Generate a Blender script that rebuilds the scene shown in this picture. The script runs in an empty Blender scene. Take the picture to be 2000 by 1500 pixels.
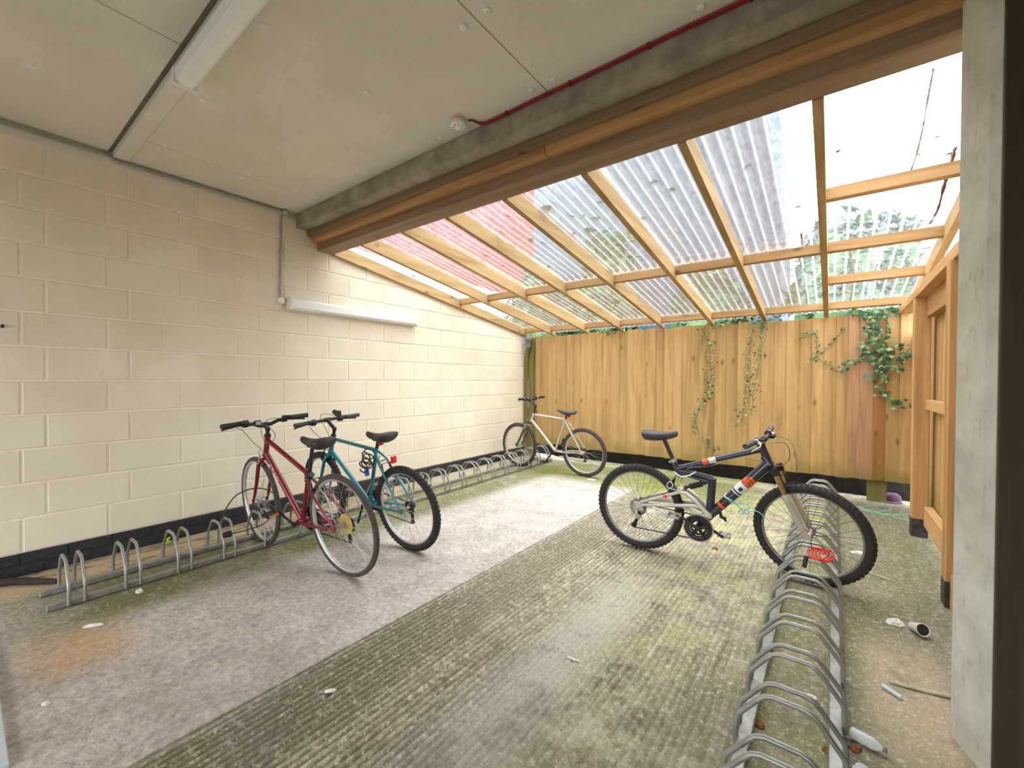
import bpy, bmesh, math, random
from mathutils import Vector, Matrix, noise
random.seed(7)
R = math.radians
PI = math.pi
S = bpy.context.scene
C = S.collection

# ---------------------------------------------------------------- camera, sky, sun, exposure
CAM_H = 1.28
YAW, PITCH, ROLL, FPX = 0.6495, -0.0116, 0.0051, 826.2


def cam_axes():
    f = Vector((-math.sin(YAW) * math.cos(PITCH), math.cos(YAW) * math.cos(PITCH), math.sin(PITCH)))
    r = Vector((math.cos(YAW), math.sin(YAW), 0))
    u = r.cross(f)
    r2 = math.cos(ROLL) * r + math.sin(ROLL) * u
    u2 = math.cos(ROLL) * u - math.sin(ROLL) * r
    return r2, u2, f


cd = bpy.data.cameras.new('camera')
cam = bpy.data.objects.new('camera', cd)
C.objects.link(cam)
_r, _u, _f = cam_axes()
cam.matrix_world = Matrix(((_r.x, _u.x, -_f.x, 0), (_r.y, _u.y, -_f.y, 0), (_r.z, _u.z, -_f.z, CAM_H), (0, 0, 0, 1)))
cd.sensor_width = 36
cd.lens = FPX * 36 / 2000
cd.clip_start = 0.02
S.camera = cam

world = bpy.data.worlds.new('overcast_sky')
S.world = world
world.use_nodes = True
wt = world.node_tree
wt.nodes.clear()
w_out = wt.nodes.new('ShaderNodeOutputWorld')
w_bg = wt.nodes.new('ShaderNodeBackground')
w_tc = wt.nodes.new('ShaderNodeTexCoord')
w_sep = wt.nodes.new('ShaderNodeSeparateXYZ')
w_ramp = wt.nodes.new('ShaderNodeValToRGB')
wt.links.new(w_tc.outputs['Generated'], w_sep.inputs[0])
wt.links.new(w_sep.outputs['Z'], w_ramp.inputs[0])
wt.links.new(w_ramp.outputs[0], w_bg.inputs[0])
wt.links.new(w_bg.outputs[0], w_out.inputs[0])
e = w_ramp.color_ramp.elements
e[0].position, e[0].color = 0.0, (0.90, 0.93, 0.97, 1)
e[1].position, e[1].color = 1.0, (0.94, 0.97, 1.02, 1)
w_bg.inputs[1].default_value = 2.0

sd = bpy.data.lights.new('hazy_sun', 'SUN')
sd.energy = 0.5
sd.angle = R(55)
sd.color = (1.0, 0.97, 0.92)
sun = bpy.data.objects.new('hazy_sun', sd)
C.objects.link(sun)
sun.rotation_euler = (R(4), R(22), 0)

S.view_settings.view_transform = 'Standard'
S.view_settings.look = 'None'
S.view_settings.exposure = 1.76
S.view_settings.gamma = 1.0
S.view_settings.use_curve_mapping = False
S.cycles.max_bounces = 14
S.cycles.diffuse_bounces = 7
S.cycles.transparent_max_bounces = 24


# ---------------------------------------------------------------- helpers
def srgb(r, g, b):
    def f(c):
        c /= 255.0
        return c / 12.92 if c <= 0.04045 else ((c + 0.055) / 1.055) ** 2.4
    return (f(r), f(g), f(b), 1.0)


class MB:
    """collects plain geometry and links it as one mesh object"""

    def __init__(self):
        self.v, self.f, self.s = [], [], []

    def add(self, vs, fs, smooth=False, M=None):
        n = len(self.v)
        for q in vs:
            q = Vector(q)
            self.v.append(M @ q if M else q)
        for q in fs:
            self.f.append(tuple(n + i for i in q))
            self.s.append(smooth)
        return self

    def box(self, x0, x1, y0, y1, z0, z1, M=None):
        vs = [(x, y, z) for x in (x0, x1) for y in (y0, y1) for z in (z0, z1)]
        fs = [(0, 1, 3, 2), (4, 6, 7, 5), (0, 4, 5, 1), (2, 3, 7, 6), (0, 2, 6, 4), (1, 5, 7, 3)]
        return self.add(vs, fs, False, M)

    def bbox(self, x0, x1, y0, y1, z0, z1, b=0.003, M=None):
        """box with chamfered edges"""
        bm = bmesh.new()
        bmesh.ops.create_cube(bm, size=1)
        for v in bm.verts:
            v.co = Vector(((x0 + x1) / 2 + v.co.x * (x1 - x0), (y0 + y1) / 2 + v.co.y * (y1 - y0), (z0 + z1) / 2 + v.co.z * (z1 - z0)))
        bmesh.ops.bevel(bm, geom=bm.edges[:], offset=b, segments=1, affect='EDGES')
        bm.verts.index_update()
        self.add([v.co.copy() for v in bm.verts], [[v.index for v in f.verts] for f in bm.faces], False, M)
        bm.free()
        return self

    def prism(self, poly, axis, a, b, M=None):
        """polygon in the two other axes, extruded along axis from a to b"""
        n = len(poly)
        def P(p, t):
            if axis == 'x': return (t, p[0], p[1])
            if axis == 'y': return (p[0], t, p[1])
            return (p[0], p[1], t)
        vs = [P(p, a) for p in poly] + [P(p, b) for p in poly]
        fs = [tuple(range(n))[::-1], tuple(range(n, 2 * n))]
        fs += [(i, (i + 1) % n, n + (i + 1) % n, n + i) for i in range(n)]
        return self.add(vs, fs, False, M)

    def tube(self, pts, r, n=8, caps=True, M=None, closed=False, flat=1.0):
        pts = [Vector(p) for p in pts]
        m = len(pts)
        rs = r if isinstance(r, (list, tuple)) else [r] * m
        rings = []
        t0 = (pts[1] - pts[0]).normalized()
        a = Vector((0, 0, 1)) if abs(t0.z) < 0.9 else Vector((0, 1, 0))
        nrm = (a - t0 * a.dot(t0)).normalized()
        for i in range(m):
            if closed:
                t = (pts[(i + 1) % m] - pts[i - 1]).normalized()
            else:
                t = (pts[min(i + 1, m - 1)] - pts[max(i - 1, 0)]).normalized()
            nrm = nrm - t * nrm.dot(t)
            nrm.normalize()
            bn = t.cross(nrm)
            rings.append([pts[i] + rs[i] * (math.cos(2 * PI * k / n) * nrm + flat * math.sin(2 * PI * k / n) * bn) for k in range(n)])
        vs = [q for g in rings for q in g]
        fs = []
        for i in range(m if closed else m - 1):
            j = (i + 1) % m
            for k in range(n):
                fs.append((i * n + k, i * n + (k + 1) % n, j * n + (k + 1) % n, j * n + k))
        self.add(vs, fs, True, M)
        if caps and not closed:
            self.add(rings[0], [tuple(range(n))[::-1]], False, M)
            self.add(rings[-1], [tuple(range(n))], False, M)
        return self

    def lathe(self, prof, n=24, M=None, closed=False, smooth=True):
        """profile of (radius, height) turned about local Z"""
        m = len(prof)
        vs = [(r * math.cos(2 * PI * k / n), r * math.sin(2 * PI * k / n), h) for r, h in prof for k in range(n)]
        fs = []
        for i in range(m if closed else m - 1):
            j = (i + 1) % m
            for k in range(n):
                fs.append((i * n + k, i * n + (k + 1) % n, j * n + (k + 1) % n, j * n + k))
        self.add(vs, fs, smooth, M)
        if not closed:
            if prof[0][0] > 1e-5: self.add(vs[:n], [tuple(range(n))[::-1]], False, M)
            if prof[-1][0] > 1e-5: self.add(vs[-n:], [tuple(range(n))], False, M)
        return self

    def mesh(self, name, m, M=None, shift=None):
        me = bpy.data.meshes.new(name)
        vs = self.v
        if M: vs = [M @ q for q in vs]
        if shift: vs = [q - shift for q in vs]
        me.from_pydata([tuple(q) for q in vs], [], self.f)
        me.polygons.foreach_set('use_smooth', self.s)
        me.materials.append(m)
        bm = bmesh.new()
        bm.from_mesh(me)
        bmesh.ops.recalc_face_normals(bm, faces=bm.faces[:])
        bm.to_mesh(me)
        bm.free()
        me.update()
        return me


def smooth(pts, n=6):
    pts = [Vector(p) for p in pts]
    out = []
    for i in range(len(pts) - 1):
        p0, p1, p2, p3 = pts[max(i - 1, 0)], pts[i], pts[i + 1], pts[min(i + 2, len(pts) - 1)]
        for k in range(n):
            t = k / n
            out.append(0.5 * ((2 * p1) + (p2 - p0) * t + (2 * p0 - 5 * p1 + 4 * p2 - p3) * t * t + (3 * p1 - p0 - 3 * p2 + p3) * t ** 3))
    return out + [pts[-1]]


def put(name, me, parent=None, loc=(0, 0, 0), rot=(0, 0, 0)):
    o = bpy.data.objects.new(name, me)
    C.objects.link(o)
    o.parent = parent
    o.location = loc
    o.rotation_euler = rot
    return o


def tag(o, label, cat, group=None):
    o['label'] = label
    o['category'] = cat
    if group: o['group'] = group
    return o


def thing(name, label, cat, loc=(0, 0, 0), rot=(0, 0, 0), group=None):
    o = put(name, None, None, loc, rot)
    o.empty_display_size = 0.05
    return tag(o, label, cat, group)


def part(root, name, mb, m, M=None, local=False, label=None, kind=None, under=None):
    """a mesh under a thing; the geometry is given in world space unless local"""
    sh = None if local else Vector(root.location)
    o = put(name, mb.mesh(name, m, M, sh), under or root)
    if label: o['label'] = label
    if kind: o['kind'] = kind
    return o


def single(name, mb, m, label, cat, loc=None, group=None):
    loc = Vector(loc) if loc else Vector((0, 0, 0))
    o = put(name, mb.mesh(name, m, None, loc), None, loc)
    return tag(o, label, cat, group)


def struct(name, mb, m, parent=None):
    o = put(name, mb.mesh(name, m), parent)
    if parent is None: o['kind'] = 'structure'
    return o


def ray(px, py):
    r, u, f = cam_axes()
    return (px - 1000) / FPX * r - (py - 750) / FPX * u + f


# ---------------------------------------------------------------- materials
class NT:
    def __init__(self, name):
        self.m = bpy.data.materials.new(name)
        self.m.use_nodes = True
        self.t = self.m.node_tree
        self.t.nodes.clear()
        self.out = self.n('ShaderNodeOutputMaterial')

    def n(self, kind, **kw):
        q = self.t.nodes.new(kind)
        for k, v in kw.items(): setattr(q, k, v)
        return q

    def l(self, a, b):
        self.t.links.new(a, b)

    def val(self, sock, x):
        if hasattr(x, 'links') or isinstance(x, bpy.types.NodeSocket): self.l(x, sock)
        else: sock.default_value = x

    def math(self, op, a, b=0.0, c=None, clamp=False):
        q = self.n('ShaderNodeMath', operation=op)
        q.use_clamp = clamp
        self.val(q.inputs[0], a)
        self.val(q.inputs[1], b)
        if c is not None: self.val(q.inputs[2], c)
        return q.outputs[0]

    def coords(self, kind='Object', scale=(1, 1, 1), rand=False):
        tc = self.n('ShaderNodeTexCoord')
        mp = self.n('ShaderNodeMapping')
        mp.inputs['Scale'].default_value = scale
        self.l(tc.outputs[kind], mp.inputs[0])
        if rand:
            oi = self.n('ShaderNodeObjectInfo')
            cx = self.n('ShaderNodeCombineXYZ')
            for i, k in enumerate((37.0, 53.0, 71.0)):
                self.l(self.math('MULTIPLY', oi.outputs['Random'], k), cx.inputs[i])
            self.l(cx.outputs[0], mp.inputs['Location'])
        return mp.outputs[0]

    def world(self, scale=(1, 1, 1)):
        g = self.n('ShaderNodeNewGeometry')
        mp = self.n('ShaderNodeMapping')
        mp.inputs['Scale'].default_value = scale
        self.l(g.outputs['Position'], mp.inputs[0])
        return mp.outputs[0]

    def noise(self, vec, scale, detail=4, rough=0.55, dist=0.0):
        q = self.n('ShaderNodeTexNoise')
        self.l(vec, q.inputs['Vector'])
        q.inputs['Scale'].default_value = scale
        q.inputs['Detail'].default_value = detail
        q.inputs['Roughness'].default_value = rough
        q.inputs['Distortion'].default_value = dist
        return q.outputs[0]

    def voronoi(self, vec, scale, feature='F1'):
        q = self.n('ShaderNodeTexVoronoi', feature=feature)
        self.l(vec, q.inputs['Vector'])
        q.inputs['Scale'].default_value = scale
        return q

    def ramp(self, fac, stops):
        q = self.n('ShaderNodeValToRGB')
        self.val(q.inputs[0], fac)
        els = q.color_ramp.elements
        while len(els) < len(stops): els.new(0.5)
        for el, (p, c) in zip(els, stops):
            el.position = p
            el.color = c if isinstance(c, tuple) else (c, c, c, 1)
        return q.outputs[0]

    def step(self, x, lo, hi):
        q = self.n('ShaderNodeMapRange', interpolation_type='SMOOTHSTEP')
        self.val(q.inputs[0], x)
        q.inputs[1].default_value = lo
        q.inputs[2].default_value = hi
        return q.outputs[0]

    def band(self, x, a, b, soft):
        return self.math('MULTIPLY', self.step(x, a - soft, a + soft), self.step(x, b + soft, b - soft))

    def mix(self, fac, a, b, blend='MIX'):
        q = self.n('ShaderNodeMix', data_type='RGBA', blend_type=blend)
        self.val(q.inputs[0], fac)
        self.val(q.inputs[6], a)
        self.val(q.inputs[7], b)
        return q.outputs[2]

    def bump(self, h, strength=0.3, dist=0.01):
        q = self.n('ShaderNodeBump')
        q.inputs['Strength'].default_value = strength
        q.inputs['Distance'].default_value = dist
        self.l(h, q.inputs['Height'])
        return q.outputs[0]

    def finish(self, col, rough=0.6, metal=0.0, normal=None, spec=0.5, coat=0.0):
        p = self.n('ShaderNodeBsdfPrincipled')
        self.val(p.inputs['Base Color'], col)
        self.val(p.inputs['Roughness'], rough)
        self.val(p.inputs['Metallic'], metal)
        p.inputs['Specular IOR Level'].default_value = spec
        p.inputs['Coat Weight'].default_value = coat
        p.inputs['Coat Roughness'].default_value = 0.1
        if normal is not None: self.l(normal, p.inputs['Normal'])
        self.l(p.outputs[0], self.out.inputs[0])
        return self.m


def plain(name, col, rough=0.5, metal=0.0, var=0.08, scale=30, coat=0.0, bump=0.0, spec=0.5):
    t = NT(name)
    nz = t.noise(t.coords('Object', rand=False), scale, 3)
    dark = tuple(c * (1 - 2.2 * var) for c in col[:3]) + (1,)
    lite = tuple(min(1, c * (1 + 1.2 * var)) for c in col[:3]) + (1,)
    c = t.ramp(nz, [(0.3, dark), (0.7, lite)])
    nm = t.bump(nz, bump, 0.002) if bump else None
    return t.finish(c, rough, metal, nm, spec, coat)


def wood(name, base, grain='z', dark=0.62, var=0.22, rough=0.7, moss=False, bands=True):
    t = NT(name)
    sc = {'z': (1, 1, 0.06), 'x': (0.06, 1, 1), 'y': (1, 0.06, 1)}[grain]
    vec = t.coords('Object', sc, rand=True)
    g1 = t.noise(vec, 55, 5, 0.6, 0.6)
    g2 = t.noise(vec, 9, 3, 0.5, 1.2)
    oi = t.n('ShaderNodeObjectInfo')
    c0 = tuple(base[:3]) + (1,)
    d0 = (base[0] * dark, base[1] * dark * 0.92, base[2] * dark * 0.8, 1)
    l0 = (min(1, base[0] * 1.12), min(1, base[1] * 1.14), min(1, base[2] * 1.2), 1)
    col = t.ramp(g2, [(0.25, d0), (0.5, c0), (0.75, l0)])
    col = t.mix(t.math('MULTIPLY', t.ramp(g1, [(0.35, 1.0), (0.6, 0.0)]), 0.35), col, d0)
    ksc = {'z': (1, 1, 0.45), 'x': (0.45, 1, 1), 'y': (1, 0.45, 1)}[grain]
    kv = t.voronoi(t.coords('Object', ksc, rand=True), 5.5)
    kn = t.ramp(kv.outputs['Distance'], [(0.045, 1.0), (0.13, 0.0)])
    col = t.mix(t.math('MULTIPLY', kn, 0.75), col, (base[0] * 0.32, base[1] * 0.22, base[2] * 0.14, 1))
    hv = t.n('ShaderNodeHueSaturation')
    t.l(col, hv.inputs['Color'])
    t.l(t.math('ADD', 1.0 - var / 2, t.math('MULTIPLY', oi.outputs['Random'], var)), hv.inputs['Value'])
    col = hv.outputs[0]
    if moss:
        w = t.n('ShaderNodeNewGeometry')
        sp = t.n('ShaderNodeSeparateXYZ')
        t.l(w.outputs['Position'], sp.inputs[0])
        nz = t.noise(t.world(), 6, 4)
        low = t.step(t.math('ADD', sp.outputs[2], t.math('MULTIPLY', nz, 0.35)), 0.62, 0.36)
        col = t.mix(t.math('MULTIPLY', low, 0.55), col, srgb(120, 115, 40))
    return t.finish(col, rough, 0, t.bump(g1, 0.25, 0.002), 0.3)


M = {}
# painted blockwork
t = NT('cream_block_paint')
nz = t.noise(t.world(), 60, 5, 0.65)
nb = t.noise(t.world(), 3, 3)
vz = t.voronoi(t.world(), 70)
pit = t.ramp(vz.outputs['Distance'], [(0.0, 0.0), (0.22, 1.0)])
oi = t.n('ShaderNodeObjectInfo')
c = t.ramp(nb, [(0.3, srgb(227, 216, 193)), (0.7, srgb(235, 226, 205))])
hs = t.n('ShaderNodeHueSaturation')
t.l(c, hs.inputs['Color'])
t.l(t.math('ADD', 0.965, t.math('MULTIPLY', oi.outputs['Random'], 0.06)), hs.inputs['Value'])
M['block'] = t.finish(hs.outputs[0], 0.55, 0, t.bump(t.math('ADD', nz, t.math('MULTIPLY', pit, 0.35)), 0.45, 0.006), 0.35)
M['joint'] = plain('cream_joint_highlight', srgb(242, 234, 216), 0.6, var=0.04, scale=40, bump=0.3)  # joints paler than the blocks: light caught by their lips, put into the colour
M['blackbrick'] = plain('black_bitumen_brick', srgb(44, 44, 48), 0.7, var=0.25, scale=40, bump=0.5)

# ceiling board
t = NT('cement_board')
n1 = t.noise(t.world(), 2.2, 5, 0.6)
n2 = t.noise(t.world(), 90, 3)
oi = t.n('ShaderNodeObjectInfo')
c = t.ramp(n1, [(0.3, srgb(216, 211, 199)), (0.55, srgb(224, 219, 208)), (0.75, srgb(230, 225, 215))])
c = t.mix(0.12, c, t.ramp(n2, [(0.3, srgb(150, 140, 118)), (0.7, srgb(230, 222, 200))]))
M['ceiling'] = t.finish(c, 0.75, 0, t.bump(n2, 0.1, 0.002), 0.3)
M['concrete'] = None
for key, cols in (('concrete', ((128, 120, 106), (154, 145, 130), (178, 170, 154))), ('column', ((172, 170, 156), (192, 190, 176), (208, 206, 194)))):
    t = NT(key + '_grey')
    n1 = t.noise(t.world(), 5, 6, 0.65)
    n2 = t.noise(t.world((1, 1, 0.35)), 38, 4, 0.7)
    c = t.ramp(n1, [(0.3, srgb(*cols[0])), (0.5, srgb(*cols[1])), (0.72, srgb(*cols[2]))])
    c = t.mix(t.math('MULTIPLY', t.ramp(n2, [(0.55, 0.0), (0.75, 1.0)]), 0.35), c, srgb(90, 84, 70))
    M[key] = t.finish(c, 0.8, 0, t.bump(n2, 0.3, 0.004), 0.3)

M['fence'] = wood('fence_board_wood', srgb(192, 156, 102), 'z', var=0.2, moss=True)
M['fence_pink'] = wood('fence_board_pinkish', srgb(186, 144, 108), 'z', var=0.12, moss=True)
M['fence_brown'] = wood('fence_board_tan', srgb(168, 122, 72), 'z', var=0.1, moss=True)
M['post'] = wood('post_wood', srgb(198, 154, 102), 'z', var=0.1)
M['rafter'] = wood('rafter_wood', srgb(178, 148, 102), 'y', var=0.16)
M['beamwood'] = wood('beam_wood_orange', srgb(190, 148, 98), 'x', var=0.1)
M['beamwood2'] = wood('beam_wood_grey', srgb(146, 122, 96), 'x', var=0.1)
M['noggin'] = wood('noggin_wood', srgb(176, 138, 92), 'x', var=0.12)
M['plate'] = wood('plate_wood', srgb(200, 158, 104), 'y', var=0.12)
M['darkwood'] = wood('dark_board', srgb(62, 50, 34), 'z', var=0.15)
M['oldpost'] = wood('mossy_post', srgb(122, 112, 64), 'z', var=0.15)
M['galv'] = plain('galvanised_steel', srgb(158, 158, 150), 0.45, 0.55, 0.12, 25, spec=0.5)
M['vinestem'] = plain('dried_vine', srgb(120, 78, 52), 0.9, 0, 0.2, 20)
M['galvpipe'] = plain('conduit_steel', srgb(178, 172, 160), 0.4, 0.6, 0.1, 25)
M['white'] = plain('white_plastic', srgb(238, 238, 236), 0.35, 0, 0.02)
M['cream'] = plain('aged_white_plastic', srgb(232, 222, 202), 0.45, 0, 0.03)
M['greyplastic'] = plain('grey_plastic', srgb(120, 122, 124), 0.5, 0, 0.08)
M['rubber'] = plain('tyre_rubber', srgb(46, 43, 41), 0.75, 0, 0.15, 40)
M['rubberbrown'] = plain('dusty_tyre_rubber', srgb(74, 66, 58), 0.8, 0, 0.15, 40)
M['black'] = plain('black_plastic', srgb(36, 35, 37), 0.5, 0, 0.1)
M['darkmetal'] = plain('dark_metal', srgb(52, 50, 50), 0.4, 0.6, 0.12)
M['alloy'] = plain('alloy', srgb(190, 188, 186), 0.32, 0.8, 0.08)
M['rim'] = plain('rim_alloy', srgb(206, 202, 200), 0.35, 0.6, 0.06)
M['rimgrey'] = plain('rim_grey', srgb(150, 148, 142), 0.4, 0.6, 0.08)
M['spoke'] = plain('spoke_steel', srgb(196, 192, 186), 0.3, 0.8, 0.05)
M['spokedark'] = plain('spoke_black', srgb(70, 66, 60), 0.4, 0.6, 0.05)
M['chain'] = plain('rusty_chain', srgb(66, 56, 46), 0.6, 0.5, 0.25, 90)
M['redpaint'] = plain('metallic_red_paint', srgb(124, 14, 32), 0.3, 0.25, 0.08, 12, coat=0.6)
M['tealpaint'] = plain('teal_paint', srgb(20, 122, 132), 0.32, 0.2, 0.1, 12, coat=0.6)
M['silverpaint'] = plain('silver_paint', srgb(198, 192, 182), 0.35, 0.4, 0.06, 12, coat=0.4)
M['navypaint'] = plain('dark_navy_paint', srgb(44, 46, 58), 0.32, 0.2, 0.08, 12, coat=0.6)
M['saddle'] = plain('saddle_vinyl', srgb(52, 48, 46), 0.5, 0, 0.12, 25)
M['saddlegrey'] = plain('saddle_grey', srgb(70, 68, 68), 0.6, 0, 0.12, 40)
M['gold'] = plain('stanchion_gold', srgb(182, 160, 100), 0.25, 0.8, 0.06)
M['forkgrey'] = plain('fork_grey', srgb(96, 90, 80), 0.4, 0.4, 0.1)
M['orange'] = plain('orange_decal', srgb(240, 92, 30), 0.4, 0, 0.04)
M['whitedecal'] = plain('white_decal', srgb(226, 226, 226), 0.4, 0, 0.03)
M['lettergrey'] = plain('letter_slate', srgb(70, 84, 92), 0.4, 0, 0.03)
M['letterpink'] = plain('letter_pink', srgb(244, 190, 198), 0.4, 0, 0.03)
M['reflector'] = plain('red_reflector', srgb(222, 38, 40), 0.2, 0, 0.1, 60)
M['redreflector'] = M['reflector']
M['amber'] = plain('amber_reflector', srgb(224, 150, 40), 0.25, 0, 0.1, 60)
M['yellowdisc'] = plain('yellowed_plastic', srgb(196, 172, 92), 0.35, 0, 0.06)
M['screen'] = plain('lcd_screen', srgb(168, 184, 176), 0.2, 0, 0.02)
M['blue'] = plain('blue_plastic', srgb(30, 84, 200), 0.35, 0, 0.05)
M['redcable'] = plain('red_cable', srgb(150, 16, 28), 0.45, 0, 0.05)
M['redlock'] = plain('red_coil', srgb(216, 48, 36), 0.4, 0, 0.05)
M['cord'] = plain('turquoise_cord', srgb(110, 205, 200), 0.6, 0, 0.05)
M['cordpale'] = plain('pale_green_cord', srgb(150, 200, 180), 0.6, 0, 0.05)
M['cable'] = plain('cable_grey', srgb(120, 112, 104), 0.5, 0, 0.1)
M['cableblack'] = plain('cable_black', srgb(48, 44, 42), 0.5, 0, 0.1)
M['ivy'] = plain('ivy_leaf', srgb(66, 104, 66), 0.45, 0, 0.3, 9)
M['ivylight'] = plain('young_ivy_leaf', srgb(138, 166, 104), 0.45, 0, 0.2, 9)
M['stem'] = plain('ivy_stem', srgb(112, 96, 62), 0.8, 0, 0.15)
M['deadleaf'] = plain('dead_leaf', srgb(48, 34, 28), 0.8, 0, 0.25, 30)
M['brownleaf'] = plain('brown_leaf', srgb(150, 92, 48), 0.7, 0, 0.25, 30)
M['paper'] = plain('scrap_paper', srgb(226, 222, 212), 0.8, 0, 0.06)
M['black_dark'] = plain('shade_soil', srgb(30, 26, 22), 0.95, 0, 0.4, 14, bump=0.6)
M['postfoot'] = plain('tarred_post_foot', srgb(66, 58, 54), 0.7, 0, 0.25, 30)
M['lime'] = plain('lime_plastic', srgb(170, 220, 40), 0.4, 0, 0.05)
M['purple'] = plain('purple_fabric', srgb(104, 78, 104), 0.8, 0, 0.15)
M['palepanel'] = plain('pale_grey_panel', srgb(196, 206, 210), 0.5, 0, 0.04)
M['stone'] = plain('pale_stone', srgb(206, 204, 190), 0.8, 0, 0.1, 60)
M['palestick'] = plain('pale_stick', srgb(190, 184, 158), 0.7, 0, 0.1, 40)
M['log'] = plain('dark_branch', srgb(52, 40, 36), 0.85, 0, 0.3, 30, bump=0.6)
t = NT('clear_bottle')
p = t.n('ShaderNodeBsdfPrincipled')
p.inputs['Base Color'].default_value = srgb(226, 232, 232)
p.inputs['Roughness'].default_value = 0.15
p.inputs['Alpha'].default_value = 0.6
t.l(p.outputs[0], t.out.inputs[0])
M['bottle'] = t.m
M['redhouse'] = plain('red_brick_render', srgb(172, 54, 60), 0.9, 0, 0.12, 2)
M['whitehouse'] = plain('white_render', srgb(236, 234, 232), 0.9, 0, 0.03, 2)
M['greyhouse'] = plain('blue_grey_cladding', srgb(88, 102, 122), 0.9, 0, 0.08, 2)
M['slate'] = plain('slate_roof', srgb(96, 98, 106), 0.8, 0, 0.12, 4)
M['treeleaf'] = plain('tree_leaf', srgb(88, 120, 76), 0.6, 0, 0.25, 3)
M['bark'] = plain('bark', srgb(92, 78, 62), 0.9, 0, 0.2, 20)
M['added_forecourt'] = plain('added_forecourt_concrete', srgb(112, 110, 105), 0.9, 0, 0.08, 3)
M['yard'] = plain('yard_ground', srgb(110, 112, 84), 0.95, 0, 0.25, 3)

# clear corrugated plastic: mostly see-through, part milky, grime along the sheets
t = NT('clear_corrugated_plastic')
tr = t.n('ShaderNodeBsdfTransparent')
tr.inputs[0].default_value = (0.95, 0.97, 0.98, 1)
tl = t.n('ShaderNodeBsdfTranslucent')
df = t.n('ShaderNodeBsdfDiffuse')
gl = t.n('ShaderNodeBsdfGlossy')
gl.inputs['Roughness'].default_value = 0.25
nz = t.noise(t.world((1, 0.5, 1)), 34, 5, 0.75)
nf = t.noise(t.world(), 120, 3, 0.7)
g = t.n('ShaderNodeNewGeometry')
sp = t.n('ShaderNodeSeparateXYZ')
t.l(g.outputs['Position'], sp.inputs[0])
crest = t.math('COSINE', t.math('MULTIPLY', sp.outputs[0], 2 * PI / 0.076))
crest = t.step(crest, 0.55, 1.0)  # crests whitened to imitate the light they catch
gc = t.ramp(nz, [(0.35, (0.86, 0.93, 1.0, 1)), (0.7, (0.70, 0.75, 0.78, 1))])
t.l(gc, tl.inputs[0])
t.l(gc, df.inputs[0])
bmp = t.bump(nf, 0.35, 0.004)
for q in (tl, df, gl): t.l(bmp, q.inputs['Normal'])
a = t.n('ShaderNodeMixShader')
a.inputs[0].default_value = 0.25
t.l(tl.outputs[0], a.inputs[1])
t.l(df.outputs[0], a.inputs[2])
b = t.n('ShaderNodeMixShader')
mk = t.math('ADD', 0.03, t.math('MULTIPLY', t.ramp(nz, [(0.42, 0.0), (0.68, 1.0)]), 0.22))
t.l(t.math('ADD', mk, t.math('MULTIPLY', crest, 0.30)), b.inputs[0])
t.l(tr.outputs[0], b.inputs[1])
t.l(a.outputs[0], b.inputs[2])
fr = t.n('ShaderNodeFresnel')
fr.inputs[0].default_value = 1.35
c = t.n('ShaderNodeMixShader')
t.l(t.math('MULTIPLY', fr.outputs[0], 0.6), c.inputs[0])
t.l(b.outputs[0], c.inputs[1])
t.l(gl.outputs[0], c.inputs[2])
t.l(c.outputs[0], t.out.inputs[0])
M['sheet'] = t.m

# floor: worn concrete, brushed slab, moss
t = NT('worn_mossy_concrete')
g = t.n('ShaderNodeNewGeometry')
sp = t.n('ShaderNodeSeparateXYZ')
t.l(g.outputs['Position'], sp.inputs[0])
X, Y = sp.outputs[0], sp.outputs[1]
n_big = t.noise(t.world(), 1.3, 5, 0.6)
n_mid = t.noise(t.world(), 6, 5, 0.65)
n_fin = t.noise(t.world(), 34, 5, 0.7)
n_spk = t.noise(t.world((1.0, 0.85, 1)), 115, 3, 0.6)
n_str = t.noise(t.world((1, 0.14, 1)), 26, 4, 0.65)
left = t.ramp(t.math('ADD', t.math('MULTIPLY', n_mid, 0.35), t.math('MULTIPLY', n_fin, 0.65)),
              [(0.36, srgb(150, 141, 131)), (0.5, srgb(188, 178, 168)), (0.62, srgb(214, 205, 195))])
right = t.ramp(t.math('ADD', t.math('ADD', t.math('MULTIPLY', n_mid, 0.35), t.math('MULTIPLY', n_str, 0.25)), t.math('MULTIPLY', n_fin, 0.4)),
               [(0.38, srgb(104, 98, 80)), (0.5, srgb(162, 153, 131)), (0.61, srgb(212, 203, 182))])
isr = t.step(t.math('ADD', X, t.math('MULTIPLY', t.math('SUBTRACT', n_mid, 0.5), 0.05)), -1.85, -1.81)
col = t.mix(isr, left, right)
dirt = t.math('MULTIPLY', t.band(X, -1.8, -1.45, 0.06), t.ramp(n_mid, [(0.3, 0.2), (0.6, 0.9)]))
col = t.mix(t.math('MULTIPLY', dirt, 0.7), col, srgb(116, 108, 84))
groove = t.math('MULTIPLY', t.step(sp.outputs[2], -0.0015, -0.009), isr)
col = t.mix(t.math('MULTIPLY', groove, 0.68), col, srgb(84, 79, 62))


def moss_patch(mask, lo, hi, c, amt):
    global col
    k = t.math('MULTIPLY', mask, t.ramp(t.math('ADD', t.math('MULTIPLY', n_big, 0.35), t.math('MULTIPLY', n_mid, 0.65)), [(lo, 0.0), (hi, 1.0)]))
    k = t.math('MULTIPLY', k, amt)
    col = t.mix(k, col, c)


def m2(x0, x1, sx, y0, y1, sy):
    return t.math('MULTIPLY', t.band(X, x0, x1, sx), t.band(Y, y0, y1, sy))


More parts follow.
